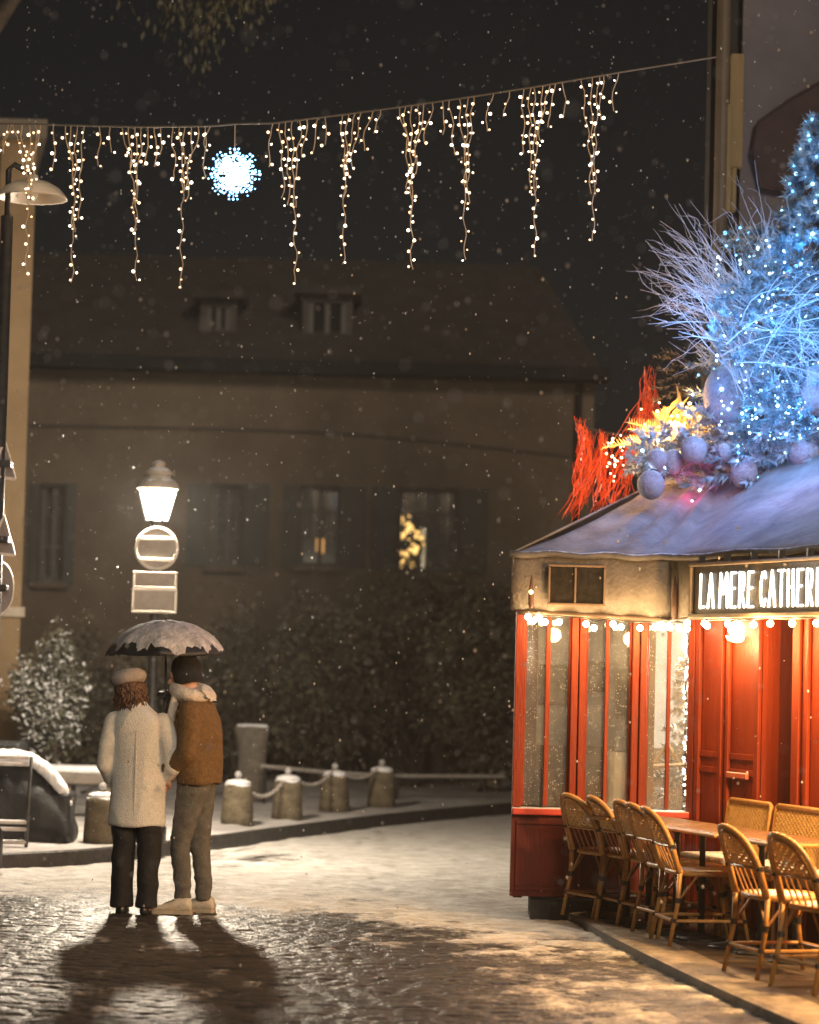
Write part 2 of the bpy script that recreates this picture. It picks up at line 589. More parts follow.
# far pavement, curving away to the right
edge = smooth_poly([G(px, py) for px, py in ((-60, 874), (0, 870), (100, 864), (200, 852), (300, 838), (400, 825), (515, 814), (640, 804))])
edge = [Vector((-14, edge[0].y - 1.2, 0))] + edge + [Vector((14, edge[-1].y + 3, 0))]
KH = 0.13
inner = []
for i, p in enumerate(edge):
    t = (edge[min(i + 1, len(edge) - 1)] - edge[max(i - 1, 0)]); t.z = 0; t.normalize()
    inner.append(p + Vector((-t.y, t.x, 0)) * 0.2)
mk = MB()
for i in range(len(edge) - 1):
    a, b2, c, d = edge[i], edge[i + 1], inner[i + 1], inner[i]
    mk.add([(a.x, a.y, -0.05), (b2.x, b2.y, -0.05), (b2.x, b2.y, KH - 0.015), (a.x, a.y, KH - 0.015), (a.x + (d.x - a.x) * .1, a.y + (d.y - a.y) * .1, KH), (b2.x + (c.x - b2.x) * .1, b2.y + (c.y - b2.y) * .1, KH), (c.x, c.y, KH), (d.x, d.y, KH)],
           [(0, 1, 2, 3), (3, 2, 5, 4), (4, 5, 6, 7)])
def kerb_top(o, m2, z):
    o.data.materials.append(m2)
    for p in o.data.polygons:
        if p.normal.z > z: p.material_index = 1
    return o


tag(kerb_top(mk.build('kerb', mat('kerb_far', (0.02, 0.018, 0.016), (0.06, 0.052, 0.045), 10, 0.5, 0.6, 40), world=False), PAVE_SNOW, .9), kind='structure')
mp_ = MB()
pv = [(p.x, p.y) for p in inner] + [(14, 48), (-14, 48)]
NP = []
for i in range(len(inner)):
    pass
rows = 22
vs_, fs_ = [], []
for i, p in enumerate(inner):
    for k in range(rows + 1):
        t = k / rows
        y = p.y + (48 - p.y) * t ** 1.5
        dz = 0.03 * (mnoise.noise(Vector((p.x * 0.9, y * 0.9, 0)))) + 0.012 * mnoise.noise(Vector((p.x * 4, y * 4, 3)))
        vs_.append((p.x, y, KH + (0 if k == 0 else max(0.0, 0.012 + dz))))
for i in range(len(inner) - 1):
    for k in range(rows):
        a = i * (rows + 1) + k
        fs_.append((a, a + rows + 1, a + rows + 2, a + 1))
mp_.add(vs_, fs_)
tag(mp_.build('pavement', PAVE_SNOW, smooth=True, world=False), kind='structure')

# ------------------------------------------------------------------ cafe frame: corner and directions
W0 = Vector((1.925, 17.5, 0))
U = Vector((0.36, -1.0, 0)).normalized()      # along the street wall, towards the viewer
NN = Vector((-U.y * -1, 0, 0))
NN = Vector((U.y, -U.x, 0))                   # outwards to the street (-x)
TH = 0.06                                      # terrace height


def WP(s, out, z):
    p = W0 + U * s + NN * out
    return Vector((p.x, p.y, z))


URZ = math.atan2(U.y, U.x)
# terrace pavement
te = smooth_poly([G(px, py) for px, py in ((572, 922), (604, 941), (650, 965), (705, 992), (765, 1019), (830, 1048))])
tedge = [Vector((te[0].x - 0.02, 17.42, 0))] + te + [Vector((te[-1].x + 0.9, te[-1].y - 4, 0))]
tin = []
for i, p in enumerate(tedge):
    t = (tedge[min(i + 1, len(tedge) - 1)] - tedge[max(i - 1, 0)]); t.z = 0; t.normalize()
    tin.append(p + Vector((-t.y, t.x, 0)) * 0.3)
mk = MB()
for i in range(len(tedge) - 1):
    a, b2, c, d = tedge[i], tedge[i + 1], tin[i + 1], tin[i]
    mk.add([(a.x, a.y, -0.05), (b2.x, b2.y, -0.05), (b2.x, b2.y, TH - 0.01), (a.x, a.y, TH - 0.01), (a.x + (d.x - a.x) * .12, a.y + (d.y - a.y) * .12, TH), (b2.x + (c.x - b2.x) * .12, b2.y + (c.y - b2.y) * .12, TH), (c.x, c.y, TH), (d.x, d.y, TH)],
           [(0, 1, 2, 3), (3, 2, 5, 4), (4, 5, 6, 7)])
tag(kerb_top(mk.build('terrace_kerb', mat('kerb_far', (0, 0, 0)), world=False), mat('slushy_kerb_top', (0.12, 0.095, 0.07), (0.42, 0.36, 0.29), 5, 0.5, 0.9, 30), .9), kind='structure')
mt = MB()
vs_, fs_ = [], []
rows = 14
for p in tin:
    for k in range(rows + 1):
        t = k / rows
        x = p.x + (6.5 - p.x) * t ** 1.6
        vs_.append((x, p.y, TH + (0 if k == 0 else 0.006 * mnoise.noise(Vector((x * 5, p.y * 5, 1))))))
for i in range(len(tin) - 1):
    for k in range(rows):
        a = i * (rows + 1) + k
        fs_.append((a, a + 1, a + rows + 2, a + rows + 1))
mt.add(vs_, fs_)
tag(mt.build('terrace_pavement', mat('wet_terrace', (0.02, 0.017, 0.014), (0.13, 0.105, 0.085), 4.5, 0.4, 0.5, 40), smooth=True, world=False), kind='structure')

# ------------------------------------------------------------------ house across the square
HY = 37.0


def wall_holes(mb, x0, x1, z0, z1, yf, th, holes):
    xs = sorted(set([x0, x1] + [h[0] for h in holes] + [h[1] for h in holes]))
    zs = sorted(set([z0, z1] + [h[2] for h in holes] + [h[3] for h in holes]))
    for i in range(len(xs) - 1):
        for k in range(len(zs) - 1):
            cx, cz = (xs[i] + xs[i + 1]) / 2, (zs[k] + zs[k + 1]) / 2
            if any(h[0] < cx < h[1] and h[2] < cz < h[3] for h in holes): continue
            mb.box((cx, yf + th / 2, cz), (xs[i + 1] - xs[i], th, zs[k + 1] - zs[k]))


def hx(px): return P(px, 500, HY).x
def hz(px, py): return P(px, py, HY).z


PLASTER = mat('brown_render', (0.075, 0.054, 0.036), (0.15, 0.112, 0.078), .9, 0.9, 0.8, 9)
SHUT = mat('dark_green_shutter', (0.018, 0.02, 0.017), (0.035, 0.037, 0.03), 6, 0.6, 0.2)
FRAMEM = mat('old_grey_frame', (0.045, 0.042, 0.038), (0.075, 0.07, 0.062), 8, 0.6)
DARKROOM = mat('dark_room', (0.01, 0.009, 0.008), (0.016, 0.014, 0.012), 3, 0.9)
HGLASS = glass('house_glass', 0.05, (0.25, 0.24, 0.22), 0.15)
house = thing('house', 'long low brown rendered house with dormers and dark shutters across the square', 'house', (-2, HY, KH))
ex0, ex1 = -9.5, hx(592)
ez = hz(409, 378)
wins = []
for (a, b, t, bt) in ((40, 66, 484, 582), (212, 243, 484, 566), (300, 341, 486, 566), (398, 459, 488, 572)):
    c = (a + b) / 2
    wins.append((hx(a), hx(b), hz(c, bt), hz(c, t)))
mb = MB(); wall_holes(mb, ex0, ex1, 0.05, ez, HY, 0.35, wins)
mb.box((ex1 - 0.175, HY + 3.6, ez / 2 + .02), (0.35, 6.48, ez - 0.06))
mb.box((ex0 + 0.175, HY + 3.6, ez / 2 + .02), (0.35, 6.48, ez - 0.06))
mb.box(((ex0 + ex1) / 2, HY + 6.9, ez / 2 + .02), (ex1 - ex0, 0.1, ez - 0.06))
mb.build('wall', PLASTER, house)
mb = MB()
mb.bbox(((ex0 + ex1) / 2 + .1, HY - 0.2, ez + 0.08), (ex1 - ex0 + 0.2, 0.42, 0.2), bev=0.03)
mb.build('gutter', mat('dark_zinc', (0.01, 0.011, 0.012), (0.018, 0.019, 0.02), 6, 0.9, spec=0.1), house)
# roof: steep front slope with a hip on the right
rz_ = P(409, 262, HY + 3.2).z
rx1 = P(538, 290, HY + 3.2).x
mb = MB()
e = 0.08
mb.add([(ex0 - e, HY - 0.1, ez + 0.19), (ex1 + e, HY - 0.1, ez + 0.19), (rx1, HY + 3.2, rz_), (ex0 + 1, HY + 3.2, rz_),
        (ex0 - e, HY + 7.2, ez + 0.19), (ex1 + e, HY + 7.2, ez + 0.19)],
       [(0, 1, 2, 3), (1, 5, 2), (5, 4, 3, 2), (4, 0, 3), (0, 4, 5, 1)])
mb.build('roof', mat('brown_tiles', (0.018, 0.015, 0.013), (0.038, 0.032, 0.028), 3.0, 0.9, 0.9, 14), house)
for px in (576,):
    mb = MB(); x = hx(px); mb.tube([(x, HY - .06, KH), (x, HY - .06, ez)], .05, 8); mb.build('downpipe', mat('dark_zinc', (0, 0, 0)), house)
mb = MB(); pts = [P(px, 425 + 26 * math.sin(max(0, (px - 250) / 300)) ** 2 + .02 * (px - 30), HY - .06) for px in range(30, 600, 30)]; mb.tube(pts, .01, 5)
mb.build('wall_cable', IRON, house)
# dormers
for (a, b, t, bt) in ((302, 352, 296, 362), (200, 236, 300, 337)):
    c = (a + b) / 2
    yd = HY + 0.75
    x0, x1 = P(a, 330, yd).x, P(b, 330, yd).x
    z0, z1 = P(c, bt, yd).z, P(c, t, yd).z
    d = MB()
    wall_holes(d, x0, x1, z0, z1, yd, 0.1, [(x0 + .1, x1 - .1, z0 + .12, z1 - .1)])
    d.box((x0 + .04, yd + 1.05, (z0 + z1) / 2), (.08, 1.9, z1 - z0 - .01)); d.box((x1 - .04, yd + 1.05, (z0 + z1) / 2), (.08, 1.9, z1 - z0 - .01))
    dm = d.build('dormer', mat('dormer_wood', (0.03, 0.026, 0.023), (0.055, 0.048, 0.042), 6, 0.8), house)
    d = MB(); d.box(((x0 + x1) / 2, yd + 0.95, z1 + .06), (x1 - x0 + .25, 2.3, .11)); d.build('dormer_roof', mat('brown_tiles', (0, 0, 0)), dm)
    d = MB(); d.box(((x0 + x1) / 2, yd + .08, (z0 + z1) / 2), (x1 - x0 - .22, .02, z1 - z0 - .24)); d.build('pane', mat('night_glass', (0.006, 0.007, 0.008), (0.012, 0.013, 0.014), 3, 0.1), dm)
    d = MB(); d.box(((x0 + x1) / 2, yd + .03, (z0 + z1) / 2), (.07, .05, z1 - z0 - .23))
    d.box((x0 + .13, yd + .03, (z0 + z1) / 2), (.06, .05, z1 - z0 - .23)); d.box((x1 - .13, yd + .03, (z0 + z1) / 2), (.06, .05, z1 - z0 - .23))
    d.build('window_frame', FRAMEM, dm)
for i, (x0, x1, z0, z1) in enumerate(wins):
    f = MB()
    th = 0.06
    yy = HY + 0.2
    for x in (x0 + th / 2, x1 - th / 2, (x0 + x1) / 2):
        f.box((x, yy, (z0 + z1) / 2), (th, 0.06, z1 - z0 - 0.004))
    for k in (0, .36, .7, 1):
        z = z0 + th / 2 + (z1 - z0 - th) * k
        for xa, xb in ((x0 + th, (x0 + x1) / 2 - th / 2), ((x0 + x1) / 2 + th / 2, x1 - th)):
            f.box(((xa + xb) / 2, yy, z), (xb - xa - 0.003, 0.045, th if k in (0, 1) else .03))
    fr = f.build('window', FRAMEM, house)
    f = MB(); f.box(((x0 + x1) / 2, yy + .05, (z0 + z1) / 2), (x1 - x0 - .02, .012, z1 - z0 - .02)); f.build('pane', HGLASS, fr)
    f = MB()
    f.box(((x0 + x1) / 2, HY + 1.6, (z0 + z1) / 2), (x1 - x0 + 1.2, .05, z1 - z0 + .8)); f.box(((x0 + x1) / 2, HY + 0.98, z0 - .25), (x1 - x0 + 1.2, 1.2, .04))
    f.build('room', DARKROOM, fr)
    for sx, xc in (((1, x0 + .1), (-1, x1 - .1)) if i != 3 else ((-1, x1 - .12),)):
        f = MB(); ncf = 9; vs = []
        for k in range(ncf):
            xx = xc + (k / (ncf - 1) - .5) * .26; yy2 = HY + .36 + .025 * math.sin(k * 2.1)
            vs += [(xx, yy2, z0 - .05), (xx, yy2, z1 + .05)]
        f.add(vs, [(2 * k, 2 * k + 2, 2 * k + 3, 2 * k + 1) for k in range(ncf - 1)]); f.build('curtain', mat('dull_curtain', (.06, .055, .05), (.1, .09, .08), 6, .9), fr)
    f = MB(); f.bbox(((x0 + x1) / 2, HY - .03, z0 - .05), (x1 - x0 + .16, .2, .08), bev=.01); f.build('sill', mat('brown_render', (0, 0, 0)), fr)
# shutters
for (a, b, t, bt) in ((188, 211, 484, 566), (244, 270, 484, 566), (342, 366, 487, 568), (372, 397, 487, 570), (460, 488, 489, 573), (30, 40, 484, 584), (66, 76, 484, 584), (284, 299, 485, 566)):
    c = (a + b) / 2
    x0, x1, z0, z1 = hx(a), hx(b), hz(c, bt), hz(c, t)
    f = MB(); f.box(((x0 + x1) / 2, HY - .05, (z0 + z1) / 2), (x1 - x0, .04, z1 - z0))
    n = 16
    for k in range(n):
        z = z0 + .08 + (z1 - z0 - .16) * k / (n - 1)
        f.box(((x0 + x1) / 2, HY - .078, z), (x1 - x0 - .08, .014, .03))
    f.build('shutter', SHUT, house)
# glowing things behind the panes
t = thing('christmas_wreath', 'golden lit round wreath glowing in the right window of the brown house', 'wreath', P(404, 548, HY + .4))
GG = emit('gold_glow', (1, .55, .16), 2.0); cw = P(404, 546, HY + .42)
for k in range(46):
    an = k * 2.399; rr_ = .1 + .22 * random.random()
    bulb(cw + Vector((math.cos(an) * rr_, random.uniform(-.03, .03), math.sin(an) * rr_)), (.022, .03, .04)[k % 3], GG, t)
for k in range(10):
    bulb(cw + Vector((random.uniform(-.1, .1), 0, -.3 - .3 * random.random())), .022, GG, t)
    bulb(cw + Vector((random.uniform(-.07, .07), 0, .3 + .2 * random.random())), .022, GG, t)
mb = MB()
pts = [cw + Vector((math.cos(a) * .24, .03, math.sin(a) * .24)) for a in [k * math.pi / 10 for k in range(21)]]
mb.tube(pts, .05, 6, cap=False); mb.build('ring', mat('wreath_green', (.03, .05, .02), (.06, .08, .03), 20, .9), t)
t = thing('table_lamp', 'small orange lamp glowing in the middle window of the brown house', 'lamp', P(322, 560, HY + .6))
mb = MB(); c = P(321, 545, HY + .6); mb.ell(c, (.1, .1, .13), 14, 9); mb.build('lamp_shade', emit('lamp_orange', (1, .45, .12), .8), t)
mb = MB(); mb.lathe([(.09, -.3), (.09, -.28), (.02, -.26), (.02, -.122)], c, 10); mb.build('base', CANE_DARK, t)
t = thing('window_star', 'tiny blue light glowing in the middle window of the brown house', 'light', P(305, 512, HY + .5))
for k in range(4): bulb(P(302 + k * 3, 511 + (k % 2), HY + .5), .025, emit('blue_small', (.25, .35, 1), 1.2), t)
t = thing('floor_lamp', 'narrow white lamp shining behind the right window of the brown house', 'lamp', P(424, 572, HY + .8))
mb = MB(); mb.lathe([(.05, -.3), (.06, .28)], P(425, 548, HY + .8), 12); mb.build('lamp_shade', emit('lamp_white', (1, .85, .6), .35), t)
mb = MB(); mb.tube([P(425, 556, HY + .8), P(425, 566, HY + .8) - Vector((0, 0, 1.3))], .02, 8); mb.build('pole', IRON, t)

# ------------------------------------------------------------------ ochre building edge on the left
by = 27.0
x1 = P(27, 430, by).x
zt = P(30, 140, by).z
ob = thing('building', 'ochre plastered corner of a building behind the sign pole', 'building', (x1 - 1.5, by, KH))
OBP = lambda e: [(x1 - 6 - e, by - e), (x1 + e, by - e), (x1 - 1.0 + e, by + 5 + e), (x1 - 6 - e, by + 5 + e)]
mb = MB(); mb.prism(OBP(0), 0, zt); mb.build('wall', mat('ochre_plaster', (0.17, 0.112, 0.056), (0.27, 0.185, 0.1), 1.2, .85, .4, 10), ob)
mb = MB(); mb.prism(OBP(.12), zt + .003, zt + .2); mb.build('cornice', mat('cornice_stone', (0.12, .1, .08), (.17, .14, .11), 5, .85, .3), ob)
mb = MB(); zq = P(20, 612, by).z; mb.prism(OBP(.05), zq - .05, zq + .05); mb.build('string_course', mat('pale_band', (.3, .25, .2), (.4, .34, .27), 5, .85, .3), ob)
mb = MB(); mb.tube([(x1 - .42, by - .09, KH), (x1 - .42, by - .09, zt - .1)], .06, 10); mb.build('drainpipe', mat('dark_zinc', (0, 0, 0)), ob)

# ------------------------------------------------------------------ left sign pole with dish lamp
Yp = 19.0
base = P(-10, 700, Yp); base.z = 0.0
sp_ = thing('street_lamp', 'tall black pole at the left edge with a wide cream dish lamp head', 'street lamp', (base.x, Yp, KH))
bx = base.x
top = P(12, 196, Yp)
mb = MB(); mb.tube([(bx, Yp, KH), (bx, Yp, 1.2), (bx, Yp, top.z - .15)], [.075, .06, .045], 12); mb.lathe([(.13, KH), (.13, KH + .25), (.09, KH + .32), (.08, KH + .5)], (bx, Yp, 0), 14)
mb.build('pole', IRON, sp_, True)
hd = P(32, 192, Yp)
mb = MB(); mb.tube([(bx, Yp, top.z - .2), (bx, Yp, hd.z + .16), (bx + .04, Yp, hd.z + .2), (hd.x, Yp, hd.z + .13)], .022, 8)
mb.build('arm', IRON, sp_, True)
mb = MB()
mb.lathe([(.0, .13), (.04, .125), (.05, .09), (.13, .07), (.2, .03), (.255, -.03), (.262, -.05), (.25, -.045), (.2, .01), (.12, .05), (0, .06)], hd, 28)
mb.build('lamp_shade', mat('cream_enamel', (.5, .43, .33), (.58, .5, .39), 6, .4), sp_, True)
mb = MB(); mb.ell(hd + Vector((0, 0, 0.0)), (.05, .05, .07)); mb.build('bulb', mat('unlit_bulb', (.5, .48, .42), (.55, .52, .46), 4, .2), sp_, True)
SIGNB = mat('grey_sign_back', (.2, .19, .18), (.28, .27, .26), 8, .5, metal=.3)


def edge_sign(name, label, shape, c, size, ang):
    o = thing(name, label, 'road sign', c, 'signs on the left pole')
    mb = MB(); M = Matrix.Rotation(ang, 3, 'Z')
    if shape == 'tri':
        p2 = [(-size, -size * .6), (size, -size * .6), (0, size * 1.1)]
    else:
        p2 = [(size * math.cos(a), size * math.sin(a)) for a in [2 * math.pi * k / 28 for k in range(28)]]
    n = len(p2)
    vs = [Vector(c) + M @ Vector((x, -.012, z)) for x, z in p2] + [Vector(c) + M @ Vector((x, .012, z)) for x, z in p2]
    fs = [tuple(range(n)), tuple(reversed(range(n, 2 * n)))] + [(k, n + k, n + (k + 1) % n, (k + 1) % n) for k in range(n)]
    mb.add(vs, fs); mb.build('plate', SIGNB, o)
    mb = MB(); pts = [Vector(c) + M @ Vector((x, 0, z)) for x, z in p2]; pts.append(pts[0])
    for i in range(n): mb.tube([pts[i], pts[i + 1]], .016, 6)
    mb.build('rim', mat('pale_rim', (.5, .48, .44), (.6, .57, .5), 8, .4), o)
    mb = MB(); mb.bbox(Vector((bx + .02, Yp, c[2])), (.16, .14, .05), bev=.01); mb.build('clamp', IRON, o)
    return o


edge_sign('road_sign', 'upper small triangular sign seen almost from its edge on black pole', 'tri', P(3, 464, Yp), .16, R(66))
edge_sign('road_sign', 'lower small triangular sign seen almost from its edge on black pole', 'tri', P(2, 540, Yp), .165, R(66))
edge_sign('road_sign', 'round pale rimmed sign below the triangles on the black pole', 'round', P(-2, 588, Yp), .19, R(66))

# ------------------------------------------------------------------ lit lantern lamp post
LP = G(147, 842, KH)
lx, ly = LP.x, LP.y
sc_ = ly / FPX
lt = thing('street_lamp', 'lit white lantern on an iron post behind the couple', 'street lamp', (lx, ly, KH))


def lz(py): return P(154, py, ly).z


mb = MB()
prof = [(.16, KH), (.16, KH + .12), (.12, KH + .2), (.12, KH + .5), (.085, KH + .56), (.075, KH + .95), (.09, KH + 1.0), (.06, KH + 1.05), (.045, KH + 1.2), (.04, lz(545)), (.05, lz(540)), (.03, lz(530)), (.05, lz(524)), (.07, lz(521))]
mb.lathe(prof, (lx, ly, 0), 14); mb.build('post', IRON, lt, True)
zb, zt_ = lz(521), lz(490)
mb = MB(); mb.lathe([(.085, zb), (.155, zt_ - .004)], (lx, ly, 0), 6)
lg_ = emit('lantern_glow', (1.0, .88, .7), 17)
_t = lg_.node_tree; _x = _t.nodes.new('ShaderNodeMixShader'); _x.inputs[0].default_value = .45
_r = _t.nodes.new('ShaderNodeBsdfTransparent'); _t.links.new(_t.nodes['Principled BSDF'].outputs[0], _x.inputs[1]); _t.links.new(_r.outputs[0], _x.inputs[2]); _t.links.new(_x.outputs[0], _t.nodes['Material Output'].inputs[0])
mb.build('glass', lg_, lt)
mb = MB()
for k in range(6):
    a = k * math.pi / 3
    mb.tube([(lx + .088 * math.cos(a), ly + .088 * math.sin(a), zb), (lx + .16 * math.cos(a), ly + .16 * math.sin(a), zt_)], .009, 5)
for rr_, z in ((.09, zb), (.16, zt_ - .004)): mb.tube([(lx + rr_ * math.cos(k * math.pi / 3), ly + rr_ * math.sin(k * math.pi / 3), z) for k in range(7)], .01, 5)
mb.build('cage', IRON, lt)
mb = MB(); mb.lathe([(.165, zt_), (.18, zt_ + .012), (.17, zt_ + .05), (.135, zt_ + .085), (.105, zt_ + .1), (.105, zt_ + .125), (.125, zt_ + .13), (.12, zt_ + .15), (.08, zt_ + .185), (.05, zt_ + .195), (.05, zt_ + .21), (.06, zt_ + .215), (.05, zt_ + .235), (.02, zt_ + .25), (0, zt_ + .255)], (lx, ly, 0), 18)
mb.build('hood', mat('lantern_hood', (.4, .36, .3), (.5, .45, .38), 10, .5, snow=12, snow_amt=.35), lt, True)
lamp('lantern_light', (lx, ly - .0, (zb + zt_) / 2), 1650, (1, .84, .64), .16, lt)
# signs on the lantern post (seen from behind)
rs = thing('road_sign', 'round pale sign just under the lit lantern', 'road sign', (lx, ly - .07, lz(550)), 'signs under the lantern')
M90 = Matrix.Rotation(R(90), 3, 'X')
PALE = mat('pale_sign', (.6, .54, .46), (.75, .69, .6), 9, .45, .2)
mb = MB(); mb.lathe([(0, .012), (.165, .012), (.165, -.012), (0, -.012)], (lx + .01, ly - .07, lz(549)), 28, M90); mb.build('plate', mat('sign_back', (.3, .26, .22), (.5, .45, .38), 6, .4), rs)
mb = MB(); pts = [Vector((lx + .01 + .172 * math.cos(a), ly - .075, lz(549) + .172 * math.sin(a))) for a in [2 * math.pi * k / 30 for k in range(31)]]
mb.tube(pts, .017, 6, cap=False); mb.build('rim', PALE, rs, True)
for py in (539, 560):
    mb = MB(); mb.bbox((lx + .01, ly - .09, lz(py)), (.3, .02, .035), bev=.006); mb.build('bracket', PALE, rs)
for (t_, b_, w_, lab, dxx) in ((573, 588, .175, 'small upper rectangular plate under the round sign on the lantern post', .0), (590, 612, .18, 'lower wide rectangular plate under the round sign on the lantern post', 0)):
    q = thing('road_sign', lab, 'road sign', (lx, ly - .07, lz(b_)), 'signs under the lantern')
    zc, hh = (lz(t_) + lz(b_)) / 2, lz(t_) - lz(b_)
    mb = MB(); mb.bbox((lx + .005 + dxx, ly - .07, zc), (w_ * 2, .02, hh), bev=.009); mb.build('plate', mat('sign_back', (0, 0, 0)), q)
    mb = MB()
    for z in (zc - hh / 2, zc + hh / 2): mb.bbox((lx + .005, ly - .085, z), (w_ * 2 + .02, .03, .022), bev=.006)
    for x in (-w_, w_): mb.bbox((lx + .005 + x, ly - .085, zc), (.022, .03, hh - .025), bev=.006)
    mb.build('rim', PALE, q)

# ------------------------------------------------------------------ bollards, chains, stone post, bench, left clutter
STONE = mat('mossy_stone', (.07, .052, .03), (.15, .12, .075), 9, .85, .8, 30, snow=9, snow_amt=.42)
bpos = [G(px, py, KH) for px, py in ((237, 826), (287, 820), (334, 812), (381, 808))] + [G(101, 843, KH)]
blab = ['squat stone bollard nearest to the couple, with a snowy cap', 'stone bollard second from the couple along the kerb', 'stone bollard third from the couple along the kerb',
        'farthest stone bollard from the couple along the kerb', 'stone bollard standing left of the couple before the low bench']
heads = []
for i, p in enumerate(bpos):
    h = .40 + .02 * math.sin(i * 3)
    b = thing('bollard', blab[i], 'bollard', p, 'stone bollards along the far kerb')
    mb = MB(); mb.lathe([(.155, p.z - .02), (.15, p.z + .1), (.135, p.z + h - .05), (.125, p.z + h - .015), (.09, p.z + h), (0, p.z + h + .005)], p * Vector((1, 1, 0)) if False else (p.x, p.y, 0), 18)
    o = mb.build('post', STONE, b, True)
    for v in o.data.vertices: v.co += v.co.normalized() * .012 * mnoise.noise(v.co * 9 + Vector((i * 5, 0, 0)))
    mb = MB(); mb.ell((p.x, p.y, p.z + h + .0), (.12, .12, .035), 16, 8); mb.build('snow_cap', SNOW, b, True)
    mb = MB(); mb.tube([(p.x, p.y, p.z + h), (p.x, p.y, p.z + h + .055)], .014, 8); mb.ell((p.x, p.y, p.z + h + .075), .035); mb.build('knob', mat('snowy_iron_knob', (.2, .19, .18), (.5, .49, .48), 15, .6), b, True)
    heads.append(Vector((p.x, p.y, p.z + h + .05)))


def chain(a, b, sag, label, mat_=IRON_SNOW, r=.012):
    mb = MB(); n = 26
    pts = []
    for k in range(n + 1):
        t = k / n
        p = a.lerp(b, t); p.z -= sag * 4 * t * (1 - t); pts.append(p)
    for k in range(n):
        d = (pts[k + 1] - pts[k]); m_ = (pts[k] + pts[k + 1]) / 2
        L_ = d.length * .68
        d.normalize()
        s_ = d.cross(Vector((0, 0, 1))).normalized() if k % 2 else Vector((0, 0, 1))
        ring = [m_ + d * L_ * math.cos(q) + s_ * r * 1.6 * math.sin(q) for q in [2 * math.pi * j / 8 for j in range(9)]]
        mb.tube(ring, r * .55, 5, cap=False)
    o = mb.build('chain', mat_, None, True)
    tag(o, label, 'chain', 'chains between the bollards')


GAL = mat('snowy_chain', (.3, .27, .24), (.5, .46, .42), 20, .6)
chain(heads[0], heads[1], .2, 'sagging chain from the bollard nearest the couple to the second', GAL)
chain(heads[1], heads[2], .14, 'sagging chain from the second bollard to the third', GAL)
chain(heads[2], heads[3], .12, 'sagging chain from the third bollard to the farthest', GAL)
sp2 = G(250, 802, KH)
mb = MB()
rings = []
for z, r1, r2 in ((0, .17, .13), (.2, .165, .13), (.45, .155, .12), (.68, .17, .13), (.8, .19, .14), (.84, .16, .11), (.845, .02, .02)):
    rings.append(((sp2.x, sp2.y, sp2.z + z), r1, r2, None))
mb.loft(rings, 16)
o = mb.build('stone_post', mat('rough_stone', (.08, .066, .05), (.16, .135, .11), 8, .9, .9, 22, snow=7, snow_amt=.4), None, True)
for v in o.data.vertices: v.co += Vector((mnoise.noise(v.co * 6), mnoise.noise(v.co * 6 + Vector((9, 0, 0))), 0)) * .03
tag(o, 'rough pale standing stone behind the bollards, right of the couple', 'stone post')
# rail behind bollards
ra, rb2 = P(262, 766, 28), P(400, 776, 29.5)
rl = thing('railing', 'thin low metal rail behind the bollards by the hedge', 'railing', (ra.x, ra.y, KH))
mb = MB(); mb.tube([ra, ra.lerp(rb2, .5) - Vector((0, 0, .02)), rb2, rb2 + Vector((1.2, .6, 0))], .022, 8); mb.build('rail', GAL, rl)
for t_ in (0.02, .5, .98):
    q = ra.lerp(rb2, t_); mb = MB(); mb.tube([(q.x, q.y, KH), q], .02, 8); mb.build('post', IRON, rl)

# low bench / ledge left of the couple
bl = P(66, 772, 24.5); br = P(112, 776, 24.5)
be = thing('bench', 'low snow covered stone bench behind the couple on the left', 'bench', ((bl.x + br.x) / 2, 24.6, KH))
mb = MB(); mb.bbox(((bl.x + br.x) / 2, 24.6, .52), (br.x - bl.x + .5, .46, .1), bev=.02); mb.build('seat', mat('grey_stone', (.12, .1, .085), (.2, .17, .14), 6, .85, .5), be)
for x in (bl.x - .02, br.x + .02): 
    mb = MB(); mb.bbox((x, 24.6, .3), (.16, .38, .34), bev=.02); mb.build('leg', mat('grey_stone', (0, 0, 0)), be)
mb = MB(); mb.bbox(((bl.x + br.x) / 2, 24.6, .6), (br.x - bl.x + .46, .44, .07), bev=.03); mb.build('snow_layer', SNOW, be, True)

# covered bulk
cb = P(40, 846, 21.6); cb.z = KH
cv = thing('covered_scooter', 'dark rounded covered bulk topped with a sloping layer of snow at left edge', 'covered scooter', (cb.x - .2, 21.6, KH))
mb = MB()
MYZ = Matrix(((0, 0, 1), (1, 0, 0), (0, 1, 0)))
prof_ = [(-60, 758), (-20, 757), (12, 757), (28, 760), (42, 768), (54, 780), (63, 792), (69, 806), (72, 822)]
rings = []
for px, py in prof_:
    q = P(px, py, 21.6); h_ = q.z - KH
    rings.append(((q.x, 21.65, KH + h_ / 2 - .02), .3, h_ / 2, MYZ))
q = P(73, 835, 21.6); rings.append(((q.x, 21.65, KH + .08), .18, .07, MYZ))
mb.loft(rings, 24)
for px in (-40, 5, 40, 62):
    q = P(px, 800, 21.6); mb.box((q.x, 21.65, KH + .2), (.3 if px < 60 else .16, .46, .4))
remesh(mb.build('cover', mat('black_cover', (.008, .009, .01), (.02, .021, .023), 6, .6, .4, 20), cv), .022, 3, .016, 5, (1, 1, .5))
mb = MB()
for yo in (-.17, -.06, .06, .17):
    mb.tube([P(px, py - 1 + abs(yo) * 16, 21.6 + yo) + Vector((0, .04, .012)) for px, py in prof_[:-1]], [.045, .05, .05, .05, .048, .045, .04, .025], 10)
remesh(mb.build('snow_layer', SNOW, cv), .016, 3, .012, 9)
